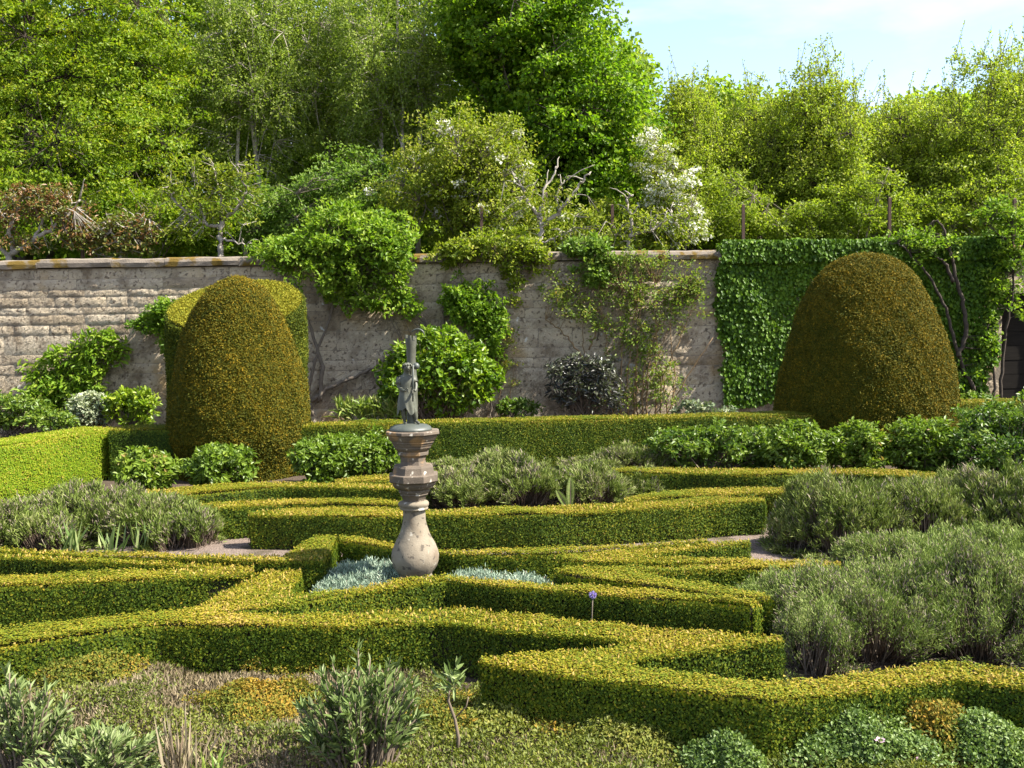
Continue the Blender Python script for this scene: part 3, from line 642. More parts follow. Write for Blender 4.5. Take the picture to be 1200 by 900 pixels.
def tree(name, label, u0, Y, ell, mat, L, nclump, per, crad, bark='bark', group=None, style='', limbs=14, tr=.16, flat=.6, tint=.45, wid=.55, six=False,
         trunks=None, zbase=.35, cat='tree', up=.4, topz=.85, petals=0, shell=.45, crown='crown', clear=0, amp=.18):
    base = at(u0, 387, Y); base[2] = 0; s = Y/F
    E = [(np.array((*at(u, v, Y+dy)[:1], Y+dy, at(u, v, Y+dy)[2])), np.array((ru*s, rd, rv*s))) for u, v, ru, rv, rd, dy in ell]
    root = empty(name, base, label, cat, group)
    C = ell_points(E, nclump, shell, amp=amp); C = C[C[:, 2] > .25]
    cen = np.mean([e[0] for e in E], 0); ztop = max(e[0][2]+e[1][2] for e in E)
    w = Geo(); nodes = []
    trunks = trunks or [(0, 0, 1)]
    for du, lean, ts in trunks:
        a = base+np.array((du*s, 0, 0)); zt = ztop*topz*ts
        tp = np.array((a[0]*.5+cen[0]*.5+lean*s, a[1]*.7+cen[1]*.3, zt))
        P = curve(a, tp, 0, 12, .035*zt/5); w.tube(P, np.linspace(tr, tr*.18, 12)*(.7+.3*ts), 8); nodes += list(P[3:])
        for q in range(limbs//len(trunks)):
            i = rng.integers(3, 11); tgt = C[rng.integers(len(C))]
            if tgt[2] < P[i, 2]-.3: tgt = tgt.copy(); tgt[2] = P[i, 2]+.2
            Lm = curve(P[i], tgt, .12*np.linalg.norm(tgt-P[i]), 8, .03 if style == 'weep' else .05); w.tube(Lm, np.linspace(tr*(.2 if style == 'weep' else .34)*(1-i/16), .008, 8), 5); nodes += list(Lm[2:])
    nodes = np.array(nodes); B0 = np.zeros((len(C), 3))
    for i in range(0, len(C), 500):
        d = ((C[i:i+500, None]-nodes[None])**2).sum(-1); B0[i:i+500] = nodes[d.argmin(1)]
    far = np.linalg.norm(C-B0, axis=1) < 1.5
    mid = (B0+C)/2+rng.normal(0, .06, C.shape); mid[:, 2] += .05
    w.sticks(B0[far], mid[far], .010, .007, .5); w.sticks(mid[far], C[far], .007, .003, .5)
    g = Geo()
    clump_leaves(g, C, crad*rng.uniform(.6, 1.3, len(C)), per, L, tint, flat, wid, up, six=six, center=cen)
    if style == 'whips':                     # upright leafy shoots at the top and outside
        S_ = C[(C[:, 2] > cen[2]-.2)]; S_ = S_[rng.random(len(S_)) < .8]; n = len(S_)
        D = nrm(np.array([[0, 0, 1.]])+rng.normal(0, .28, (n, 3))); Ln = rng.uniform(.35, 1.0, n); w.sticks(S_, S_+D*Ln[:, None], .008, .003, .5)
        k = np.repeat(np.arange(n), 22); t = rng.random(len(k)); P = S_[k]+D[k]*(Ln[k]*t)[:, None]+rng.normal(0, .02, (len(k), 3))
        sz = L*rng.uniform(.6, 1.1, len(k)); dd = nrm(D[k]*.7+rnd(len(k))); g.leaves(P, dd, rnd(len(k)), sz, sz*wid, tint+.12+rng.normal(0, .18, len(k)))
    if style == 'weep':                      # hanging strands
        S_ = C[rng.random(len(C)) < .9]; n = len(S_); D = nrm(np.array([[0, 0, -1.]])+rng.normal(0, .42, (n, 3))); Ln = rng.uniform(.3, .85, n)
        w.sticks(S_, S_+D*Ln[:, None], .0022, .001, .4)
        k = np.repeat(np.arange(n), 26); t = rng.random(len(k)); P = S_[k]+D[k]*(Ln[k]*t)[:, None]+rng.normal(0, .035, (len(k), 3))
        sz = L*rng.uniform(.6, 1.2, len(k)); dd = nrm(D[k]*.6+rnd(len(k))); g.leaves(P, dd, rnd(len(k)), sz, sz*wid, tint+rng.normal(0, .18, len(k)))
    if petals:
        f = Geo(); Cp = C[rng.random(len(C)) < petals]; clump_leaves(f, Cp, crad*.5, 26, .07, .5, .6, .9, .5); f.build('blossom', M['petal'], root)
    w.build('trunk', M[bark], root); g.build(crown, M[mat], root)
    return root
def shrub(name, label, u0, vb, Y, ell, mat, L, nclump, per, crad, group=None, cat='shrub', **kw):
    """low bush: stems from the ground to leafy clumps; ell rows = (u, v, ru, rv, rdepth_m, dy)"""
    s = Y/F; base = at(u0, vb, Y); base[2] = 0
    E = [(np.array((at(u, v, Y+dy)[0], Y+dy, at(u, v, Y+dy)[2])), np.array((ru*s, rd, rv*s))) for u, v, ru, rv, rd, dy in ell]
    root = empty(name, base, label, cat, group)
    C = ell_points(E, nclump, kw.pop('shell', .35), amp=kw.pop('amp', .14)); C[:, 2] = np.abs(C[:, 2])+.02
    cen = np.mean([e[0] for e in E], 0); cen[2] *= .5
    g = Geo(); clump_leaves(g, C, crad*rng.uniform(.6, 1.3, len(C)), per, L, kw.pop('tint', .45), center=cen, **kw); 
    w = Geo(); n = len(C); foot = np.repeat(base[None], n, 0)+rng.normal(0, .35, (n, 3))*np.array((E[0][1][0]*.6, E[0][1][1]*.6, 0)); foot[:, 2] = 0
    mid = foot*.45+C*.55; mid[:, 2] += .04
    w.sticks(foot, mid, .009, .006, .45); w.sticks(mid, C, .006, .003, .5)
    w.build('stems', M['twig'], root); g.build('foliage', M[mat], root)
    return root

# ------------------------------------------------------------------ low shrubs before the yews
PG = 'soft round shrubs along the hedge'
shrub('leafy_shrub', 'reddish green round shrub at far left of the row before the left yew', 172, 575, 10.6, [(172, 553, 34, 23, .38, 0)], 'peony', .062, 120, 34, .085, PG, tint=.55, six=True, curl=.25)
shrub('leafy_shrub', 'bright green round shrub directly below the left yew', 258, 575, 10.6, [(258, 549, 37, 25, .38, 0)], 'peony', .066, 130, 34, .085, PG, tint=.35, six=True, curl=.25)
shrub('leafy_shrub', 'pale green shrub hugging the right foot of the left yew', 375, 570, 10.9, [(376, 541, 33, 27, .38, 0), (395, 545, 20, 20, .3, .2)], 'peony', .064, 130, 34, .085, PG, tint=.33, six=True, curl=.25)
shrub('leafy_shrub', 'light green shrub just left of the pedestal block', 430, 565, 11.2, [(430, 530, 36, 27, .4, 0), (455, 540, 22, 22, .3, .1)], 'peony', .062, 140, 34, .085, PG, tint=.33, six=True, curl=.25)
shrub('leafy_shrub', 'sprawling shrub left end of the row below the right yew', 830, 560, 11.6, [(800, 528, 40, 25, .4, 0), (850, 527, 48, 27, .4, 0), (885, 530, 28, 24, .4, .1)], 'shrub', .058, 230, 34, .085, PG, tint=.42, six=True, curl=.2)
shrub('leafy_shrub', 'neat shrub under the middle of the right yew', 930, 560, 11.2, [(935, 526, 40, 26, .4, 0)], 'peony', .058, 140, 34, .085, PG, tint=.42, six=True, curl=.25)
shrub('leafy_shrub', 'reddish-tipped shrub beneath the right half of the right yew', 1005, 560, 11.2, [(1003, 526, 38, 27, .4, 0)], 'peony', .058, 140, 34, .085, PG, tint=.55, six=True, curl=.25)
shrub('leafy_shrub', 'twiggy green shrub at the right foot of the right yew', 1085, 560, 11.1, [(1082, 527, 44, 32, .4, 0)], 'peony', .058, 170, 34, .085, PG, tint=.46, six=True, curl=.25)
shrub('dense_shrub', 'big dense green shrub filling the right edge below the door', 1180, 585, 10.4, [(1165, 535, 45, 50, .5, 0), (1210, 520, 60, 60, .6, .2), (1160, 505, 40, 30, .5, .4)], 'shrub', .05, 420, 38, .09, None, tint=.28, six=True)
# ------------------------------------------------------------------ bed plants at the foot of the wall
def wd(u): return onwall(u, 400)[1]
shrub('laurel_bush', 'round glossy bright green bush behind the statue', 512, 490, wd(512)-1.0, [(512, 440, 66, 52, .6, 0), (480, 450, 34, 42, .4, 0), (545, 445, 32, 45, .4, 0)], 'laurel', .10, 420, 26, .15, None, tint=.42, six=True, up=.3, out=.8)
shrub('dark_shrub', 'purple-leaved dark shrub against the wall right of the pedestal', 684, 490, wd(684)-.7, [(670, 450, 28, 32, .3, 0), (705, 455, 24, 34, .3, 0)], 'darkshrub', .10, 120, 22, .13, None, tint=.42, six=True, curl=.3, wid=.4)
shrub('low_shrub', 'small mixed green shrub behind the left hedge, leftmost at wall foot', 20, 500, wd(20)-1.0, [(18, 485, 45, 20, .4, 0), (60, 492, 30, 10, .3, -.3)], 'shrub', .08, 130, 26, .12, None, tint=.5, six=True)
shrub('variegated_shrub', 'cream-edged variegated shrub at the wall foot', 110, 500, wd(110)-.8, [(108, 480, 26, 20, .3, 0)], 'grey', .07, 80, 26, .10, None, tint=.55, six=True)
shrub('low_shrub', 'fresh yellow-green shrub at the wall foot beside the left yew', 155, 500, wd(155)-.8, [(155, 478, 30, 23, .3, 0)], 'laurel', .08, 110, 22, .11, None, tint=.62, six=True)
shrub('low_shrub', 'low leafy plant at the wall foot below the ivy edge', 815, 490, wd(815)-.6, [(812, 480, 22, 10, .2, 0), (840, 484, 20, 7, .2, 0)], 'grey', .07, 40, 20, .1, None, tint=.3, six=True)
shrub('low_shrub', 'low plant at the wall foot right of the laurel bush', 600, 490, wd(600)-.6, [(605, 480, 26, 10, .2, 0)], 'shrub', .07, 46, 20, .1, None, tint=.35, six=True)
shrub('low_shrub', 'straggly green shrub at the wall foot right of the right yew', 1140, 500, wd(1140)-1.2, [(1140, 482, 26, 20, .3, 0), (1165, 492, 26, 16, .3, -.2)], 'shrub', .08, 110, 24, .11, None, tint=.5, six=True)
g = Geo(); n = 420; b = np.stack([rng.uniform(395, 470, n), rng.uniform(486, 498, n)], 1)
P = np.array([at(a, c, wd(430)-1.4) for a, c in b]); P[:, 2] = rng.uniform(.25, .5, n); g.blades(P, nrm(rng.normal(0, .5, (n, 3))+np.array((0, 0, 1.))), .35, .03, .5+.2*rng.normal(size=n), .25)
tag(g.build('strap_leaf_plant', M['grass']), 'tuft of strap leaves behind the hedge left of the statue', 'plant')

# ------------------------------------------------------------------ climbers on the wall
def climber(name, label, blobs, mat, L, nclump, per, crad, canes, group=None, bark='bark', cr=.022, cat='climber', **kw):
    """blobs = (u, v, ru, rv, off from wall, depth); canes = lists of (u, v, off)"""
    a0 = canes[0][0]; b = onwall(*a0); base = b.copy(); base[2] = 0
    root = empty(name, base, label, cat, group)
    E = []
    for u_, v_, ru, rv, off, rd in blobs:
        p = onwall(u_, v_, off); s = p[1]/F; E.append((p, np.array((ru*s, rd, rv*s))))
    C = ell_points(E, nclump, .55, amp=.22)
    wyv = wy(C[:, 0])-.05; low = C[:, 2] < zw+.05; C[low, 1] = np.minimum(C[low, 1], wyv[low])
    w = Geo(); nodes = []
    for c in canes:
        P = np.array([onwall(*q) for q in c]); P[0, 2] = max(P[0, 2], 0)
        t = np.linspace(0, len(P)-1, len(P)*5); i = np.minimum(t.astype(int), len(P)-2); f = (t-i)[:, None]; P = P[i]*(1-f)+P[i+1]*f
        P = P+rng.normal(0, .012, P.shape); w.tube(P, np.linspace(cr, cr*.35, len(P))*rng.uniform(.8, 1.2), 6); nodes += list(P)
    nodes = np.array(nodes); d = ((C[:, None]-nodes[None])**2).sum(-1); B0 = nodes[d.argmin(1)]
    ok = d.min(1) < 1.4; mid = (B0+C)/2+rng.normal(0, .04, C.shape); w.sticks(B0[ok], mid[ok], .007, .005, .5); w.sticks(mid[ok], C[ok], .005, .002, .5)
    g = Geo(); clump_leaves(g, C, crad*rng.uniform(.6, 1.3, len(C)), per, L, kw.pop('tint', .45), center=np.mean([e[0] for e in E], 0)+np.array((0, .6, -.3)), **kw)
    w.build('stems', M[bark], root); g.build('foliage', M[mat], root)
    return root
CG = 'climbing plants trained on the wall'
climber('wall_climber', 'large leafy climber with twisting trunks spilling over the wall beside the left yew',
  [(400, 300, 75, 50, .55, .55), (450, 285, 45, 38, .5, .5), (340, 300, 40, 28, .5, .4), (420, 345, 45, 30, .35, .3), (470, 350, 24, 34, .3, .25), (400, 262, 60, 24, .3, .5), (310, 295, 22, 12, .2, .3)], 'climb', .085, 560, 26, .15,
  [[(366, 488, .1), (362, 455, .12), (372, 410, .12), (388, 370, .2), (392, 330, .35), (400, 290, .4)], [(366, 470, .1), (385, 455, .1), (415, 442, .1), (445, 428, .1), (470, 405, .12), (500, 385, .1)], [(375, 470, .1), (378, 430, .1), (368, 395, .12), (350, 340, .25), (330, 315, .35)], [(392, 330, .35), (430, 300, .45), (465, 280, .4)]], CG, cr=.04, six=True, tint=.5)
climber('wall_climber', 'bushy climber on the wall right above the laurel bush',
  [(555, 360, 36, 36, .3, .22), (575, 385, 25, 36, .25, .2), (535, 345, 20, 22, .25, .2)], 'climb', .08, 190, 24, .13,
  [[(575, 492, .08), (578, 450, .1), (570, 400, .12), (555, 350, .12)], [(520, 400, .05), (520, 360, .06), (535, 330, .08)]], CG, six=True, tint=.38)
climber('wall_climber', 'leafy shoots hanging over the coping in the middle of the wall',
  [(560, 290, 40, 18, .15, .35), (610, 300, 36, 30, .18, .2), (600, 330, 12, 22, .12, .12), (530, 300, 30, 14, .15, .25)], 'haw', .075, 200, 24, .13,
  [[(545, 400, .04), (542, 350, .04), (540, 310, .05), (538, 280, .1)], [(540, 310, .05), (580, 295, .1), (615, 300, .12)]], CG, cr=.014, six=True, tint=.45)
climber('wall_climber', 'dark-leaved climber hanging over the coping above the rose canes',
  [(700, 315, 26, 26, .18, .18), (690, 290, 30, 14, .2, .3)], 'dark', .085, 110, 24, .12, [[(700, 400, .04), (702, 350, .04), (698, 310, .08), (690, 285, .12)]], CG, cr=.012, six=True, tint=.6)
canes = [[(700, 488, .1), (690, 440, .12), (683, 400, .12), (684, 370, .15)], [(684, 420, .12), (665, 395, .15), (640, 375, .2)], [(690, 410, .12), (700, 385, .2), (706, 365, .2)]]
for k in range(11):
    u_ = 722+k*6.5+rng.normal(0, 2); t_ = u_+rng.normal(6, 16); canes.append([(u_, 488, .15), (u_+rng.normal(0, 3), 440, .18), ((u_+t_)/2, 395, .2), (t_, 345+rng.normal(0, 15), .22)])
canes += [[(778, 488, .1), (800, 450, .12), (835, 395, .1)], [(750, 470, .15), (770, 420, .15), (790, 370, .2), (800, 340, .2)], [(640, 310, .1), (655, 330, .15), (690, 350, .2)]]
climber('climbing_rose', 'sparse climbing rose with many upright brown canes left of the ivy',
  [(660, 345, 32, 30, .25, .22), (690, 365, 30, 30, .25, .2), (740, 345, 46, 48, .25, .25), (790, 345, 38, 44, .22, .2), (750, 400, 40, 30, .22, .2), (740, 305, 60, 16, .2, .2), (815, 335, 20, 26, .2, .15), (770, 440, 40, 34, .2, .18), (730, 460, 24, 26, .2, .15)], 'rose', .06, 520, 15, .14, canes, CG, bark='cane', cr=.018, tint=.5)
climber('wall_climber', 'hydrangea-like climber fanning up the pale wall at far left',
  [(60, 435, 36, 26, .25, .2), (105, 425, 30, 26, .25, .2), (118, 400, 30, 14, .2, .15), (50, 465, 34, 24, .3, .22), (95, 455, 34, 24, .28, .2), (140, 408, 12, 14, .15, .12)], 'climb', .12, 150, 20, .13,
  [[(70, 490, .1), (72, 450, .12), (90, 420, .15), (112, 395, .15)], [(70, 470, .1), (48, 440, .15)], [(75, 460, .1), (110, 430, .15), (140, 405, .12)]], CG, six=True, wid=.42, curl=.3, tint=.55)
climber('wall_climber', 'dark leafy climber squeezed between the wall and the drum-shaped yew',
  [(190, 370, 22, 28, .3, .22), (175, 378, 22, 12, .2, .15), (200, 400, 12, 22, .2, .15)], 'climb', .07, 130, 26, .11, [[(205, 490, .08), (203, 440, .08), (195, 390, .12), (185, 355, .15)]], CG, six=True, tint=.3)
climber('wall_climber', 'thin reddish rose shoot beside the laurel bush',
  [(592, 430, 14, 26, .12, .1), (598, 395, 10, 18, .12, .1)], 'rose', .055, 34, 14, .1, [[(583, 490, .06), (586, 460, .08), (592, 425, .08), (597, 390, .08)], [(590, 490, .06), (600, 450, .08), (605, 420, .08)]], CG, bark='cane', cr=.01, tint=.72)
# ivy sheet
def ivy():
    c = onwall(1010, 470); root = empty('ivy', (c[0], c[1]-.1, 0), 'dense glossy ivy covering the wall from the coping down behind the right yew', 'ivy')
    n = 52000; uu = rng.uniform(832, 1190, n); vv = rng.uniform(281, 480, n)
    P = np.array([onwall(a, b) for a, b in zip(uu, vv)])
    left = 841+2.5*np.sin(vv*.05)+2*np.sin(vv*.17)+rng.normal(0, 2.2, n)+np.clip((vv-380)*.10, 0, 30); right = 1180-np.clip((vv-330)*.12, 0, 30)+6*np.sin(vv*.11)+np.where(vv > 335, -8, 0)
    bot = 468+8*np.sin(uu*.045)-np.clip(uu-1120, 0, 60)*.55
    k = (uu > left) & (uu < right) & (vv < bot); P = P[k]; n = len(P)
    bulge = .11+.08*wav(P, 1.8)+.05*wav(P, 6); P[:, 1] -= np.abs(bulge)+rng.normal(0, .03, n); 
    top = P[:, 2] > zw-.22; P[top, 1] -= .10
    nf = nrm(np.array([[.12, -1, .45]])+rnd(n)*.62); D = nrm(np.array([[0, -.1, -1.]])+rnd(n)*.65); sz = rng.uniform(.04, .08, n)
    g = Geo().leaves(P, D, nf, sz, sz*.95, .42+.2*rng.normal(size=n)+.1*wav(P, 3), .1, .12, six=True)
    m = 8000; t = rng.random(m); a = onwall(846, 300); b = onwall(1178, 300); Q = np.zeros((m, 3)); Q[:, 0] = a[0]+(b[0]-a[0])*t; Q[:, 1] = wy(Q[:, 0])-.12+rng.random(m)*.6; Q[:, 2] = zw+.06+.05*wav(Q, 5)+rng.random(m)*.1
    nf = nrm(np.array([[0, -.2, 1.]])+rnd(m)*.7); sz = rng.uniform(.04, .075, m); g.leaves(Q, np.cross(nf, rnd(m)), nf, sz, sz*.95, .62+.2*rng.normal(size=m), .1, .1, six=True)
    g.build('foliage', M['ivy'], root)
    w = Geo()
    for k in range(16):
        u_ = rng.uniform(860, 1150); P_ = np.array([onwall(u_+rng.normal(0, 5)+(v-460)*rng.normal(0, .1), v, .03) for v in np.linspace(462, 300, 9)]); w.tube(P_, np.linspace(.02, .006, 9), 5)
    w.build('stems', M['bark'], root)
ivy()
climber('bare_climber', 'old bare-stemmed climber with forked trunk crossing the ivy right of the right yew',
  [(1120, 440, 14, 18, .2, .1), (1150, 420, 14, 40, .2, .12), (1090, 290, 40, 20, .4, .2), (1065, 275, 30, 10, .35, .2)], 'climb', .07, 90, 14, .11,
  [[(1141, 458, .15), (1128, 430, .2), (1120, 405, .28), (1108, 360, .32), (1090, 325, .34), (1068, 298, .36), (1052, 285, .36)], [(1122, 418, .25), (1132, 395, .3), (1130, 360, .32), (1120, 325, .34), (1112, 290, .36), (1104, 265, .36), (1094, 258, .36)], [(1118, 330, .34), (1105, 305, .36), (1096, 300, .36)], [(1141, 470, .12), (1141, 455, .15)]], CG, bark='darkbark', cr=.042, six=True, tint=.5)
climber('bare_climber', 'gnarled climber rising beside the dark door at right',
  [(1170, 330, 16, 40, .3, .2), (1190, 290, 25, 40, .35, .25), (1160, 390, 14, 36, .25, .12), (1195, 350, 14, 20, .2, .12), (1175, 255, 40, 24, .3, .3)], 'climb', .075, 170, 18, .12,
  [[(1164, 480, .12), (1165, 440, .15), (1158, 410, .2), (1155, 385, .25)], [(1172, 470, .12), (1174, 420, .15), (1186, 350, .3), (1188, 310, .32), (1184, 265, .34)], [(1184, 285, .34), (1168, 272, .34), (1156, 262, .34)], [(1188, 320, .32), (1200, 285, .34), (1196, 268, .34)]], CG, bark='darkbark', cr=.03, six=True, tint=.5)

# ------------------------------------------------------------------ trees beyond the wall
TG = 'trees beyond the wall'
tree('hornbeam', 'large yellow-green tree with layered sprays filling the top left corner', 30, 22.5, [(40, 60, 175, 190, 2.6, 0), (130, 190, 95, 95, 2.0, -.6), (20, 210, 120, 80, 2.0, -.8), (-60, 20, 160, 190, 2.5, .5), (160, 60, 70, 130, 1.6, .4)], 'hornbeam', .09, 1900, 54, .34, 'darkbark', TG, '', 30, .26, .38, .45, topz=.8, shell=.5)
tree('birch', 'slim birch with pale trunk left of the group, drooping grey-green twigs', 308, 24.5, [(290, 40, 75, 130, 1.4, 0), (320, 120, 70, 120, 1.4, 0), (255, 110, 50, 90, 1.2, .4)], 'birch', .075, 640, 42, .30, 'birchbark', TG, 'weep', 14, .10, .9, .48, trunks=[(0, 0, 1), (-6, -15, .9)], topz=.95)
tree('birch', 'middle birch with hidden trunk and hazy drooping crown', 385, 25.5, [(385, 50, 65, 120, 1.4, 0), (400, 130, 55, 90, 1.2, 0)], 'birch', .075, 520, 42, .30, 'birchbark', TG, 'weep', 14, .10, .9, .45, topz=.95)
tree('birch', 'birch with two pale forked trunks right of the birch group', 470, 23.5, [(462, 60, 72, 125, 1.4, .3), (490, 110, 45, 70, 1.0, .4), (430, 120, 45, 70, 1.0, .4)], 'birch', .075, 600, 42, .30, 'birchbark', TG, 'weep', 16, .10, .9, .46, trunks=[(4, 0, 1), (-6, -22, .9), (12, 20, .8)], topz=.95)
tree('maple', 'dense vivid green maple with rounded crown against the sky', 640, 23, [(620, 50, 95, 110, 2.2, 0), (655, 130, 95, 95, 2.2, -.3), (700, 175, 62, 78, 1.8, -.3), (640, 220, 90, 60, 1.8, -.2), (560, 30, 50, 90, 1.6, .4), (655, 25, 40, 50, 1.2, 0)], 'maple', .095, 1700, 58, .36, 'bark', TG, '', 26, .2, .55, .42, wid=.85, six=True, topz=.8, amp=.34)
tree('hawthorn', 'olive green hawthorn with scattered white blossom before the maple', 545, 20.6, [(535, 180, 62, 52, 1.2, 0), (590, 185, 40, 52, 1.1, 0), (500, 230, 60, 50, 1.1, 0), (570, 220, 60, 60, 1.1, 0), (600, 260, 60, 35, 1.0, -.2)], 'haw', .075, 760, 44, .26, 'bark', TG, '', 20, .12, .6, .5, petals=.10)
tree('blossom_tree', 'small tree covered in white blossom at the right edge of the maple', 788, 20.8, [(785, 230, 38, 58, .9, 0), (765, 190, 26, 46, .8, .2), (800, 265, 36, 26, .8, 0)], 'haw', .07, 240, 30, .24, 'bark', TG, '', 12, .09, .6, .5, petals=.5)
HB = [('upright yellow-green hornbeam just right of the white blossom', 815, 24.5, [(800, 185, 42, 95, 1.3, 0), (815, 240, 60, 60, 1.4, 0)]),
      ('low-topped hornbeam second right of the white blossom', 885, 25, [(880, 195, 52, 90, 1.4, 0), (890, 250, 60, 50, 1.4, 0)]),
      ('tall spiky-topped hornbeam above the left edge of the right yew', 960, 24, [(962, 170, 52, 100, 1.4, 0), (965, 240, 75, 60, 1.5, 0)]),
      ('shorter hornbeam in the dip of the skyline above the right yew', 1050, 25, [(1045, 195, 64, 84, 1.4, 0), (1080, 190, 40, 84, 1.3, .4), (1050, 250, 70, 50, 1.4, 0)]),
      ('tallest broad hornbeam at the right edge of the picture', 1150, 23.5, [(1145, 160, 68, 100, 1.6, 0), (1140, 230, 90, 70, 1.8, 0), (1215, 150, 60, 110, 1.6, .3)])]
for lb, u_, Y_, el in HB:
    tree('hornbeam', lb, u_, Y_, el, 'hornbeam2', .08, 760, 42, .28, 'darkbark', 'hornbeams beyond the right part of the wall', 'whips', 18, .13, .7, .47, topz=.9, shell=.5)
tree('dense_shrub', 'dark green shrub thicket under the birches', 420, 22, [(430, 235, 70, 62, 1.2, 0), (370, 250, 60, 50, 1.1, 0), (300, 255, 50, 45, 1.0, .5)], 'dark', .085, 620, 42, .26, 'bark', None, '', 16, .08, .6, .5, cat='shrub', topz=.7, crown='foliage')
tree('dense_shrub', 'leafy thicket at the foot of the big left tree', 150, 21.2, [(150, 255, 90, 40, 1.0, 0), (70, 262, 80, 34, 1.0, 0), (225, 262, 60, 34, .9, 0)], 'hornbeam', .085, 520, 42, .25, 'bark', None, '', 16, .08, .6, .4, cat='shrub', topz=.7, crown='foliage')
tree('dense_shrub', 'leafy thicket behind the middle of the wall', 650, 21.0, [(640, 270, 70, 28, .8, 0), (720, 265, 60, 32, .8, 0), (560, 272, 60, 24, .8, 0), (770, 280, 40, 20, .6, 0)], 'haw', .08, 460, 42, .22, 'bark', None, '', 16, .08, .6, .45, cat='shrub', topz=.7, crown='foliage')
tree('dense_shrub', 'leafy thicket behind the ivy at right', 980, 22.5, [(860, 248, 50, 48, .9, 0), (930, 262, 55, 30, .9, 0), (1005, 240, 50, 55, .9, 0), (1085, 258, 55, 34, .9, 0), (1165, 240, 60, 56, .9, 0)], 'hornbeam2', .08, 680, 42, .24, 'bark', None, '', 16, .08, .6, .35, cat='shrub', topz=.7, crown='foliage')
def gnarled(label, u0, Y, limbs_, mat, blobs, tint, ncl, bark='palebark', L=.085):
    s = Y/F; b = at(u0, 387, Y); b[2] = 0; root = empty('gnarled_fruit_tree', b, label, 'tree', 'old pruned fruit trees just behind the wall')
    w = Geo(); nodes = []
    for path, r in limbs_:
        P = np.array([at(a, c, Y+d) for a, c, d in path]); t = np.linspace(0, len(P)-1, len(P)*5); i = np.minimum(t.astype(int), len(P)-2); f = (t-i)[:, None]; f = f*f*(3-2*f)*.5+f*.5
        P = P[i]*(1-f)+P[i+1]*f+rng.normal(0, .018, (len(t), 3)); w.tube(P, np.linspace(r, r*.35, len(P))*(1+.15*rng.normal(size=len(P)).clip(-1, 1)), 7); nodes += list(P)
        for q in range(5):
            k = rng.integers(len(P)//3, len(P)); e = P[k]+np.array((rng.normal(0, .22), rng.normal(0, .12), abs(rng.normal(.12, .15)))); w.tube(curve(P[k], e, .04, 6, .02), np.linspace(r*.38, .006, 6), 5); nodes.append(e)
    w.tube([b, b+(0, 0, .8), np.array(at(*limbs_[0][0][0][:2], Y))], [.10, .085, limbs_[0][1]], 8)
    E = [(np.array((at(u, v, Y)[0], Y, at(u, v, Y)[2])), np.array((ru*s, .35, rv*s))) for u, v, ru, rv in blobs]
    C = ell_points(E, ncl, .6); nodes = np.array(nodes); d = ((C[:, None]-nodes[None])**2).sum(-1); w.sticks(nodes[d.argmin(1)], C, .009, .004, .5)
    g = Geo(); clump_leaves(g, C, .12*rng.uniform(.7, 1.3, len(C)), 12, L, tint, .7, .45, .4, six=True, curl=.2)
    w.build('trunk', M[bark], root); g.build('crown', M[mat], root)
gnarled('gnarled fruit tree with coppery young leaves at far left above the coping', 20, 19.2, [([(10, 300, 0), (35, 285, 0), (62, 268, 0), (80, 250, 0), (95, 235, 0)], .06), ([(15, 295, 0), (12, 268, 0), (22, 240, 0), (30, 222, 0)], .05), ([(35, 285, 0), (50, 262, .1), (40, 240, .1), (20, 255, .1)], .035), ([(10, 300, 0), (-20, 270, 0), (-30, 240, 0)], .05)], 'copper', [(60, 235, 40, 28), (15, 245, 32, 30), (85, 260, 24, 22), (30, 285, 40, 12), (95, 275, 30, 18)], .50, 300)
gnarled('small coppery fruit tree second from the left above the coping', 140, 19.3, [([(140, 305, 0), (145, 285, 0), (155, 268, 0), (170, 255, 0)], .035), ([(142, 290, 0), (130, 272, 0), (120, 260, 0)], .03)], 'copper', [(150, 262, 36, 22), (120, 282, 30, 16), (175, 275, 26, 16), (150, 290, 40, 10)], .42, 190)
gnarled('gnarled fruit tree with silvery twisting branches in fresh leaf above the left wall', 258, 19.4, [([(258, 302, 0), (258, 275, 0), (262, 250, 0), (258, 225, 0), (250, 200, 0)], .06), ([(260, 265, 0), (240, 262, 0), (220, 250, 0), (205, 235, 0), (195, 220, 0)], .045), ([(262, 258, 0), (282, 240, 0), (290, 220, 0), (282, 205, 0)], .045), ([(258, 280, 0), (280, 285, 0), (298, 290, 0)], .03), ([(240, 262, 0), (232, 235, .1), (215, 215, .1)], .03)], 'haw', [(250, 205, 48, 30), (205, 225, 36, 26), (285, 222, 28, 28), (250, 245, 60, 34), (215, 270, 30, 18)], .45, 260)
gnarled('gnarled fruit tree with bare pale zigzag limbs above the middle of the wall', 625, 19.2, [([(630, 290, 0), (635, 268, 0), (633, 245, 0), (637, 222, 0), (652, 200, 0)], .05), ([(633, 258, 0), (620, 240, 0), (612, 220, 0), (600, 203, 0)], .045), ([(635, 265, 0), (655, 250, 0), (668, 232, 0), (680, 215, 0), (690, 205, 0)], .05), ([(630, 285, 0), (655, 278, 0), (672, 268, 0)], .03), ([(655, 250, 0), (652, 228, 0), (660, 212, 0)], .03)], 'haw', [(640, 235, 55, 34), (680, 255, 36, 26), (605, 265, 34, 24), (640, 282, 70, 12)], .5, 110)
gnarled('gnarled fruit tree with hooked limb beside the white blossom tree', 745, 19.2, [([(735, 292, 0), (742, 270, 0), (738, 250, 0), (735, 232, 0), (742, 228, 0)], .045), ([(738, 278, 0), (758, 270, 0), (772, 262, 0)], .04), ([(760, 272, 0), (785, 255, 0), (788, 240, 0)], .035), ([(735, 285, 0), (725, 275, 0), (720, 268, 0)], .03)], 'haw', [(750, 262, 46, 26), (790, 270, 34, 24), (720, 280, 40, 14)], .5, 90)
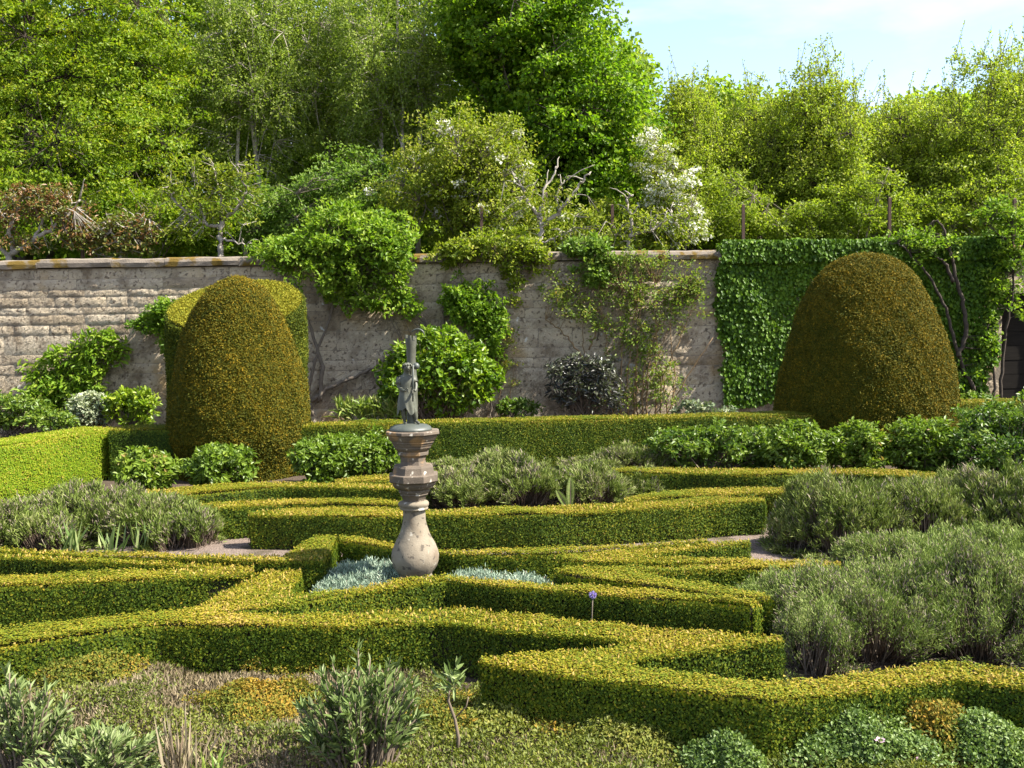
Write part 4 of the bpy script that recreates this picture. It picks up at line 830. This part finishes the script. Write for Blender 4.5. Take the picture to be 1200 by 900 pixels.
# posts of the orchard fence
for k, (u_, v0_, v1_) in enumerate([(97, 255, 300), (260, 244, 300), (418, 246, 300), (565, 243, 298), (718, 241, 296), (871, 241, 295), (1042, 233, 292), (1188, 234, 290)]):
    Y_ = 19.45; b = at(u_, v1_, Y_); t_ = at(u_, v0_, Y_); g = Geo(); g.box((b[0], Y_, t_[2]/2), (.058, .058, t_[2])); g.lathe([(.040, 0), (.041, .010), (.024, .024), (.003, .032)], (b[0], Y_, t_[2]), 4, smooth=False, rot=R(45))
    side = ['behind the coppery fruit tree at far left', 'in the silvery fruit tree at left', 'above the large climber', 'left of the zigzag fruit tree', 'left of the hooked fruit tree', 'just left of the ivy edge', 'above the right yew', 'above the dark door'][k]
    tag(g.build('fence_post', M['post']), 'slim rusty brown post standing behind the wall '+side, 'post', 'posts behind the wall')
# distant wood
g = Geo(); n = 8500
U = rng.uniform(-260, 1420, n); top = np.where(U < 560, -70, np.where(U < 740, 40, 118))+14*np.sin(U*.02)+10*np.sin(U*.051); V_ = top+(320-top)*rng.random(n)**.9
C = np.array([at(a, b, 29+c) for a, b, c in zip(U, V_, rng.uniform(-1.2, 2.5, n))]); C = C[C[:, 2] > .3]
clump_leaves(g, C, .6, 40, .17, .5, .7, .7, .4)
n = 3600; U = rng.uniform(-200, 1400, n); V_ = np.where(U < 760, rng.uniform(60, 325, n), rng.uniform(190, 325, n))
C = np.array([at(a, b, 27.5+c) for a, b, c in zip(U, V_, rng.uniform(-.6, 1.5, n))]); C = C[C[:, 2] > .3]
clump_leaves(g, C, .5, 34, .17, .45, .7, .7, .4)
tag(g.build('woodland', M['wood']), None, None, None, 'stuff')

# ------------------------------------------------------------------ lavender and other soft mounds
def mound(name, label, ell, mat, nsh, per, Lb, Wb, tint=.5, wood=.5, group=None, cat='shrub', rise=.8, spread=.55, z0=0.0, up=1.0, tip=.35, sdt=.17, tuft=16, dryness=.6):
    """soft sub-shrub: ell rows = (x, y, rx, ry, h); shoots fan out from the ground, leafy towards the tip"""
    b = np.mean([e[:2] for e in ell], 0); root = empty(name, (b[0], b[1], z0), label, cat, group)
    g = Geo(); w = Geo(); A = np.array([e[2]*e[3] for e in ell])
    for (x, y, rx, ry, h), a in zip(ell, A):
        n = int(nsh*a/A.sum()); m = max(6, int(n/tuft)); th = rng.random(m)*2*math.pi; q = np.sqrt(rng.random(m)); ti = rng.integers(0, m, n)
        off = rng.normal(0, 1, (n, 2))*.042; sag = np.clip((off**2).sum(1)/.042**2, 0, 6); ux, uy = (q*np.cos(th))[ti]+off[:, 0]/rx, (q*np.sin(th))[ti]+off[:, 1]/ry
        q = np.clip(np.hypot(ux, uy), 0, 1.0); tall = rng.normal(1, .09, m)[ti]*(1-.035*sag); tw = rng.normal(0, .16, m)[ti]
        zz = h*np.sqrt(np.clip(1-q**2, 0, 1))**.75*(1+.20*wav(np.stack([x+ux*rx, y+uy*ry, 0*ux], 1), 4.5)+.06*wav(np.stack([x+ux*rx, y+uy*ry, 0*ux], 1), 13))*tall+.03
        T = np.stack([x+ux*rx, y+uy*ry, z0+zz*rng.uniform(.86, 1.06, n)], 1)
        B = np.stack([x+ux*rx*spread+rng.normal(0, .03, n), y+uy*ry*spread+rng.normal(0, .03, n), np.full(n, z0)], 1)
        w.sticks(B, B+(T-B)*.86, .0035, .0018, rng.uniform(.1, 1, n)*wood)
        k = np.repeat(np.arange(n), int(per*1.75)); t = 1-rng.random(len(k))**1.4*tip; d = nrm(T-B)[k]
        P = B[k]+(T-B)[k]*t[:, None]+rng.normal(0, .012, (len(k), 3)); D = nrm(d*.8+np.array((0, 0, rise*.4))+rnd(len(k))*.75)
        dist = np.hypot(P[:, 0], P[:, 1]); ks = np.clip(dist/5.5, .9, 1.6)
        ct = .08*wav(T, 6)[k]+tw[k]
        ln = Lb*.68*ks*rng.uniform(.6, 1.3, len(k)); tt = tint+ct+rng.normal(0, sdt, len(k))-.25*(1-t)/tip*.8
        dm = rng.random(m); dry = rng.random(len(k)) < np.where(dm < .28, .62, .12)[ti][k]*dryness
        g.blades(P[~dry], D[~dry], ln[~dry], (Wb*.70*ks)[~dry], tt[~dry], .05); w.blades(P[dry], D[dry], ln[dry], (Wb*.65*ks)[dry], rng.uniform(.45, 1.0, dry.sum()), .05)
    w.build('stems', M['twig'], root); g.build('foliage', M[mat], root)
    return root
def foot(u, v): p = gp(u, v); return p[0], p[1]
def mel(u, vb, ru, vt, rd):                # base px, half width px, top px -> ellipse on the ground
    x, y = foot(u, vb); s = y/F; yc = y+rd; z = at(u, vt, yc)[2]
    return (at(u, vb, yc)[0], yc, ru*s*1.05, rd, max(z, .12))
LG = 'lavender and cotton lavender mounds'
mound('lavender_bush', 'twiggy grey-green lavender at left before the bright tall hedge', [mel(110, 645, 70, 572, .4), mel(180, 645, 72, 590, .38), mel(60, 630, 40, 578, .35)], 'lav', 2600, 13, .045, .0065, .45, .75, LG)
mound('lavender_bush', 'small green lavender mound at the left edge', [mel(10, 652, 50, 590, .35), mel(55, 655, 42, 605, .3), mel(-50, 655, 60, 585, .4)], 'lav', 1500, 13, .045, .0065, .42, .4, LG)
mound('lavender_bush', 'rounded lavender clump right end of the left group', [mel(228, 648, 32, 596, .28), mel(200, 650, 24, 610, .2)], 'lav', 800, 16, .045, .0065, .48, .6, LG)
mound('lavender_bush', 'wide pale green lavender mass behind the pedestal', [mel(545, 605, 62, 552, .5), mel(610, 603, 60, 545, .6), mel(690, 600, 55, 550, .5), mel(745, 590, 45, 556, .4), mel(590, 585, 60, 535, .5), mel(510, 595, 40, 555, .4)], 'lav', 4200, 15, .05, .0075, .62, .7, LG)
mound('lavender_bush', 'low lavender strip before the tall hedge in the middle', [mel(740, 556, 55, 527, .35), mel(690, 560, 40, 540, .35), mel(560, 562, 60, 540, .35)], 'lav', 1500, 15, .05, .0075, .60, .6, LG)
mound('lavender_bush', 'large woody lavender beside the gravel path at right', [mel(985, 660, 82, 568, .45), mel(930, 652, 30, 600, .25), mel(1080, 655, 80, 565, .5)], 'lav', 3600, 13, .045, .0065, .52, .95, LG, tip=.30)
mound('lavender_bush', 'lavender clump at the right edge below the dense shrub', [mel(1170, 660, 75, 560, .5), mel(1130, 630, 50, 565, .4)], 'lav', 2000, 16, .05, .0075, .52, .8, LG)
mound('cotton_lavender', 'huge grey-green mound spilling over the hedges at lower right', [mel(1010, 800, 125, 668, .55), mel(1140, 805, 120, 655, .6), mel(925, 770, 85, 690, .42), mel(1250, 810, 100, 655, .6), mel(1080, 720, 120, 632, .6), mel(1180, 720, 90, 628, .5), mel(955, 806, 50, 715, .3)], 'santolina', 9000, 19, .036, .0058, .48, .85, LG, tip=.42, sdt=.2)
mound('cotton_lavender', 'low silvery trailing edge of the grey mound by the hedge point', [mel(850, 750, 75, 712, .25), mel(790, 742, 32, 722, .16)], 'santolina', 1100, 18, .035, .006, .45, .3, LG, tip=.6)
mound('silver_carpet', 'low blue-silver carpet of leaves left of the pedestal foot', [(at(432, 680, 6.2)[0], 6.2, .36, .42, .17), (at(395, 690, 6.05)[0], 6.05, .16, .25, .15), (at(470, 670, 6.35)[0], 6.35, .25, .25, .16)], 'silver', 3200, 15, .034, .007, .5, .3, 'silver carpets in the knot beds', 'ground cover', tip=.7, spread=.92, dryness=.1)
mound('silver_carpet', 'low blue-silver carpet of leaves right of the pedestal foot', [(at(605, 680, 6.02)[0], 6.02, .28, .22, .16), (at(555, 680, 6.1)[0], 6.1, .22, .2, .16)], 'silver', 1500, 15, .034, .007, .5, .3, 'silver carpets in the knot beds', 'ground cover', tip=.7, spread=.92, dryness=.1)
# iris, fern, allium
for lb, u_, v_, n_ in (('pale iris fan in front of the left lavender, nearer the edge', 82, 648, 26), ('iris fan with dry stalks in front of the left lavender, towards the centre', 130, 650, 22), ('small iris fan at the foot of the left lavender clump', 163, 648, 12)):
    x, y = foot(u_, v_); g = Geo(); P = np.stack([x+rng.normal(0, .035, n_), y+rng.normal(0, .03, n_), np.zeros(n_)], 1); D = nrm(np.stack([rng.normal(0, .3, n_), rng.normal(0, .15, n_), np.ones(n_)], 1)); g.blades(P, D, rng.uniform(.16, .34, n_), .022, .5+.25*rng.normal(size=n_), .08)
    tag(g.build('iris_plant', M['iris']), lb, 'plant', 'iris fans')
x, y = foot(668, 604); root = empty('fern', (x, y, 0), 'bright upright fern frond before the lavender mass', 'fern'); st = Geo(); g = Geo()
for k, (lx, hh_) in enumerate(((.01, .36), (-.12, .24))):
    P = np.stack([x+np.linspace(0, lx, 12), np.full(12, y-.02), np.linspace(.02, hh_, 12)], 1); st.tube(P, np.linspace(.005, .002, 12), 5)
    t = np.linspace(.15, 1, 34); Q = np.stack([x+lx*t, 0*t+y-.02, .02+(hh_-.02)*t], 1)
    for s in (-1, 1): g.leaves(Q, np.stack([s*np.ones(34), -.2*np.ones(34), .45*np.ones(34)], 1), np.repeat([[.1*s, -1., .3]], 34, 0), .05*np.sin(np.clip(t*2.7, .3, 2.9)), .012, .6+.1*rng.normal(size=34))
st.build('stalk', M['twig'], root); g.build('fronds', M['grass'], root)
y = 5.15; x = at(693, 738, y)[0]; root = empty('allium', (x, y, 0), 'single small violet globe flower on a thin stalk before the hedge', 'flower')
zf = at(695, 697, y)[2]; Geo().tube([(x, y, 0), (x+.004, y, zf*.6), (x+.01, y, zf)], .0035, 6).build('stalk', M['bark'], root)
g = Geo(); v = rnd(120); g.leaves(np.array([[x+.01, y, zf]])+v*.006, v, rnd(120), .018, .007, rng.random(120)); g.build('flower_head', M['violet'], root)

# ------------------------------------------------------------------ foreground bed
def bedz(x, y): return .045+.045*wav(np.stack([x, y, 0*x], 1), 3.1)+.03*wav(np.stack([x, y, 0*x], 1), 8)
bed = np.array([gp(*q)[:2] for q in [(-120, 775), (0, 778), (100, 772), (200, 775), (300, 770), (400, 768), (500, 772), (560, 800), (600, 822), (700, 845), (790, 868), (860, 890), (905, 897), (960, 885), (1060, 868), (1130, 858), (1220, 850), (1300, 850), (1300, 980), (-120, 980)]])
lo, hi = bed.min(0), bed.max(0)
def bedpts(n):
    q = lo+rng.random((n, 2))*(hi-lo); q = q[inside(bed, q)]; return np.stack([q[:, 0], q[:, 1], bedz(q[:, 0], q[:, 1])], 1)
P = bedpts(300000); m1 = wav(P*np.array((1, 1, 0)), 2.4)+.5*wav(P*np.array((1, 1, 0)), 7)-.55*np.clip(P[:, 0]+.1, -1.2, 1.2)+.25*(P[:, 1]-4.2)
isH = m1+rng.normal(0, .5, len(P)) > .28
A = P[isH]; A = A[rng.random(len(A)) < .55]; n = len(A); g = Geo()
D = nrm(np.array([[0, 0, 1.]])+rng.normal(0, .45, (n, 3))); g.blades(A, D, rng.uniform(.02, .055, n), .0055, .5+.2*rng.normal(size=n)+.15*wav(A, 6), .1)
tag(g.build('heather', M['heather']), None, None, None, 'stuff')
A = P[~isH]; n = len(A); g = Geo(); nf = nrm(np.array([[0, 0, 1.]])+rnd(n)*.9); D = nrm(np.cross(nf, rnd(n))+np.array((0, 0, .5))); A[:, 2] += rng.random(n)*.03*(1+wav(A, 11))
sz = rng.uniform(.012, .024, n); g.leaves(A, D, nf, sz, sz*.5, .42+.18*rng.normal(size=n)+.22*wav(A, 5))
tag(g.build('creeping_thyme', M['thyme']), None, None, None, 'stuff')
def cushion(name, label, u, v, ru, rd, h, mat, L, n, tint=.5, group=None, cat='ground cover', six=False, wid=.55, flowers=None, mix=None):
    x, y = foot(u, v); y += rd*.6; rx = ru*y/F; th = rng.random(n)*2*math.pi; q = np.sqrt(rng.random(n)); ux, uy = q*np.cos(th), q*np.sin(th)
    edge = (1+.22*np.sin(th*3+u)+.12*np.sin(th*7))*(1+.10*rng.normal(size=n))
    X = x+ux*rx*edge; Yy = y+uy*rd*edge; T = np.stack([X, Yy, bedz(X, Yy)+.005+h*(1-q**2)**.7*(1+.35*wav(np.stack([X, Yy, 0*X], 1), 15))], 1)
    N = nrm(np.stack([ux/rx*h, uy/rd*h, .35+0*ux], 1)); nf = nrm(N+rnd(n)*(1.1 if six else .8)); D = nrm(np.cross(nf, rnd(n))+N*.3); sz = L*rng.uniform(.7, 1.3, n); T[:, 2] += rng.random(n)**3*.03; tint = tint+.22*wav(T, 7)
    root = empty(name, (x, y, 0), label, cat, group); g = Geo()
    dome = [(rx*.8*math.cos(a), h*.8*math.sin(a)) for a in np.linspace(0, 1.5, 7)]
    g.leaves(T, D, nf, sz, sz*wid, tint+.17*rng.normal(size=n)+.12*wav(T, 19), .12, .15, six=six); g.build('foliage', M[mat], root)
    st = Geo(); k = rng.random(n) < min(1, 260/n); st.sticks(np.stack([x+(X[k]-x)*.6, y+(Yy[k]-y)*.6, 0*X[k]], 1), T[k], .003, .0015, .4); st.build('stems', M['twig'], root)
    for fu, fv in flowers or []:
        p = at(fu, fv, y-rd*.62); f = Geo(); k5 = np.arange(5)*2*math.pi/5+rng.random()
        f.leaves(np.repeat(p[None], 5, 0), np.stack([np.cos(k5), np.sin(k5)*.8-.15, .35+0*k5], 1), np.repeat([[0, -.6, 1.]], 5, 0), .024, .02, rng.random(5), six=True)
        f.sticks(np.array([[p[0], p[1]+.01, .03]]), p[None], .0015, .001, .5); f.build('flower', M['pink'], root)
    return root
MG = 'orange-tinted moss cushions in the foreground bed'
cushion('moss_cushion', 'green-orange cushion left of the heather, below the hedge', 90, 822, 52, .22, .10, 'moss', .016, 8000, .36, MG)
cushion('moss_cushion', 'bright orange cushion against the hedge left of the tall sage', 330, 795, 42, .18, .10, 'moss', .016, 6000, .58, MG)
cushion('moss_cushion', 'orange cushion in the middle of the heather', 295, 858, 70, .22, .09, 'moss', .016, 9000, .44, MG)
cushion('moss_cushion', 'orange patch between tall sage and the little bare-stemmed plant', 520, 855, 45, .2, .05, 'moss', .016, 4500, .5, MG)
cushion('moss_cushion', 'green-orange cushion at the bottom right below the hedge corner', 1100, 888, 50, .2, .14, 'moss', .018, 9000, .45, MG)
cushion('moss_cushion', 'rusty low cushion in the thyme left of the hedge corner', 670, 872, 40, .14, .03, 'moss', .016, 2600, .5, MG)
cushion('thyme_mound', 'fresh green mound of thyme under the pointed hedge tip', 605, 850, 60, .25, .10, 'thyme', .018, 10000, .5, 'green mounds in the foreground bed')
cushion('thyme_mound', 'low green mound of thyme before the long dark hedge side', 740, 882, 70, .22, .07, 'thyme', .018, 10000, .55, 'green mounds in the foreground bed')
GG = 'hardy geraniums along the bottom edge'
cushion('geranium', 'blue-green geranium mound with pink flowers at the bottom edge', 1015, 912, 80, .24, .115, 'gera', .016, 9500, .42, GG, 'plant', True, .7, flowers=[(1031, 869), (1079, 892), (1042, 899)])
cushion('geranium', 'small blue-green geranium tuft below the hedge corner', 852, 912, 44, .16, .08, 'gera', .016, 5000, .42, GG, 'plant', True, .7)
cushion('geranium', 'geranium mound in the bottom right corner', 1185, 915, 50, .2, .115, 'gera', .016, 6500, .42, GG, 'plant', True, .7)
def sage(label, u, v, stems, hmax, spread, L, group='sage bushes in the foreground bed', tint=.5, lean=.0):
    x, y = foot(u, v); root = empty('sage_bush', (x, y, 0), label, 'shrub', group); w = Geo(); g = Geo()
    for k in range(stems):
        a = rng.random()*2*math.pi; q = math.sqrt(rng.random()); hz = hmax*rng.uniform(.55, 1.0)*(1-.35*q*q)
        b = np.array((x+q*.3*spread*math.cos(a), y+q*.3*spread*.7*math.sin(a), .0)); e = np.array((x+q*spread*math.cos(a)+lean*hz, y+q*spread*.7*math.sin(a), hz))
        P = curve(b, e, .03, 8, .012); w.tube(P, np.linspace(.006, .0025, 8), 5)
        n = rng.integers(14, 26); t = 1-rng.random(n)**1.3*.55; i = np.minimum((t*7).astype(int), 6); f = (t*7-i)[:, None]; Q = P[i]*(1-f)+P[i+1]*f; ax = nrm((P[-1]-P[-3])[None])
        D = nrm(ax*1.0+rnd(n)*.75+np.array((0, 0, .25))); sz = L*rng.uniform(.6, 1.25, n)*(1.1-.4*t); nf = nrm(np.array([[0, -.3, 1.]])+rnd(n)*.7)
        g.leaves(Q, D, nf, sz, sz*.27, tint+.2*rng.normal(size=n), .18, .18, six=True)
    w.build('stems', M['twig'], root); g.build('foliage', M['sage'], root)
sage('tall grey-green sage bush in the middle of the foreground bed', 425, 925, 100, .56, .25, .068, tint=.42)
sage('grey sage bush in the bottom left corner with upright leafy stems', 28, 925, 60, .50, .18, .062, tint=.55)
sage('lower silvery sage with drooping narrow leaves beside the bottom left bush', 115, 935, 85, .27, .24, .06, tint=.62)
# dry tussock, strap plant, bare-stemmed plant
x, y = foot(212, 925); g = Geo(); n = 90; P = np.stack([x+rng.normal(0, .03, n), y+rng.normal(0, .03, n), np.zeros(n)], 1); D = nrm(np.stack([rng.normal(-.05, .28, n), rng.normal(0, .2, n), np.ones(n)], 1)); g.blades(P, D, rng.uniform(.12, .38, n), .009, .5+.25*rng.normal(size=n), .06)
tag(g.build('dry_grass_tuft', M['straw']), 'tuft of dry straw-coloured stalks in the foreground', 'grass tuft')
x, y = foot(248, 925); g = Geo(); n = 60; P = np.stack([x+rng.normal(0, .04, n), y+rng.normal(0, .04, n), np.zeros(n)], 1); D = nrm(np.stack([rng.normal(.1, .6, n), rng.normal(0, .35, n), np.ones(n)], 1)); g.blades(P, D, rng.uniform(.10, .27, n), .011, .5+.25*rng.normal(size=n), .30)
tag(g.build('strap_leaf_plant', M['grass']), 'small clump of arching green strap leaves beside the dry tuft', 'plant')
x, y = foot(535, 888); root = empty('bare_stemmed_plant', (x, y, 0), 'little crooked bare-stemmed plant with a leafy top right of the tall sage', 'plant'); w = Geo()
z_ = at(530, 795, y)[2]; P = np.array([(x, y, 0), (x+.01, y, z_*.25), (x-.005, y, z_*.5), (x-.03, y, z_*.72), (x-.02, y, z_)]); w.tube(P, [.008, .008, .007, .006, .004], 7); w.tube([P[2], P[2]+(.05, 0, .05), P[2]+(.06, 0, .09)], [.004, .003, .002], 5); w.build('stem', M['twig'], root)
g = Geo(); n = 46; Q = P[-1]+rng.normal(0, .025, (n, 3)); g.leaves(Q, nrm(rnd(n)+np.array((0, 0, .5))), rnd(n), .06, .017, .5+.2*rng.normal(size=n), .15, .15, six=True); g.build('foliage', M['sage'], root)

# ------------------------------------------------------------------ ground
g = Geo(); xs = np.linspace(-9, 9, 90); ys = np.linspace(2.0, 6.0, 40); gx, gy = np.meshgrid(xs, ys)
big = Geo(); big.add([(-150, -60, 0), (150, -60, 0), (150, 240, 0), (-150, 240, 0)], [[0, 1, 2, 3]]); tag(big.build('ground', M['soil']), kind='structure')
pth = Geo(); q = [gp(*k)[:2] for k in [(20, 640), (200, 628), (330, 618), (600, 610), (900, 600), (1100, 596), (1140, 672), (900, 697), (600, 676), (330, 668), (20, 672)]]
pth.add([(a, b, .004) for a, b in q], [list(range(len(q)))]); tag(pth.build('gravel_path', M['gravel']), kind='structure')
orch = Geo(); orch.add([(-60, wy(0)+1.2, .004), (60, wy(0)+1.2, .004), (60, 90, .004), (-60, 90, .004)], [[0, 1, 2, 3]]); tag(orch.build('orchard_ground', M['meadow']), kind='structure')

# ------------------------------------------------------------------ light and sky
SUN = Vector((.64, -.15, .77)).normalized()
ld = bpy.data.lights.new('sun', 'SUN'); ld.energy = 5.0; ld.angle = R(.53); ld.color = (1, .94, .82)
so = bpy.data.objects.new('sun', ld); COL.objects.link(so); so.rotation_euler = SUN.to_track_quat('Z', 'Y').to_euler(); so.location = SUN*40
wd_ = bpy.data.worlds.new('World'); S.world = wd_; wd_.use_nodes = True; nt = wd_.node_tree; nt.nodes.clear()
out = nt.nodes.new('ShaderNodeOutputWorld'); bg = nt.nodes.new('ShaderNodeBackground'); sky = nt.nodes.new('ShaderNodeTexSky')
sky.sky_type = 'NISHITA'; sky.sun_disc = False; sky.sun_elevation = math.asin(SUN.z); sky.sun_rotation = math.atan2(SUN.x, SUN.y); sky.air_density = 1.0; sky.dust_density = 1.2; sky.ozone_density = 1.6
tc = nt.nodes.new('ShaderNodeTexCoord'); mp = nt.nodes.new('ShaderNodeMapping'); mp.inputs['Scale'].default_value = (1, 1, 2.6); mp.inputs['Location'].default_value = (.10, .0, .15); nt.links.new(tc.outputs['Generated'], mp.inputs['Vector'])
cn = noise(nt, 3.4, 7, .52, .2, mp.outputs[0]); cr = ramp(nt, [(.10, .10, .10), (1, 1, 1)], [.45, .68]); nt.links.new(cn.outputs['Fac'], cr.inputs[0])
c = mixc(nt, cr.outputs[0], sky.outputs[0], (3.15, 3.1, 3.2)); nt.links.new(c, bg.inputs[0]); bg.inputs[1].default_value = .108
nt.links.new(bg.outputs[0], out.inputs[0])
S.view_settings.view_transform = 'Standard'; S.view_settings.look = 'None'; S.view_settings.exposure = 1.8; S.view_settings.gamma = 1
S.render.engine = 'CYCLES'; cy = S.cycles
cy.max_bounces = 9; cy.diffuse_bounces = 5; cy.glossy_bounces = 2; cy.transmission_bounces = 5; cy.transparent_max_bounces = 4; cy.use_denoising = True; cy.caustics_reflective = False; cy.caustics_refractive = False
S.render.resolution_x, S.render.resolution_y = 1024, 768
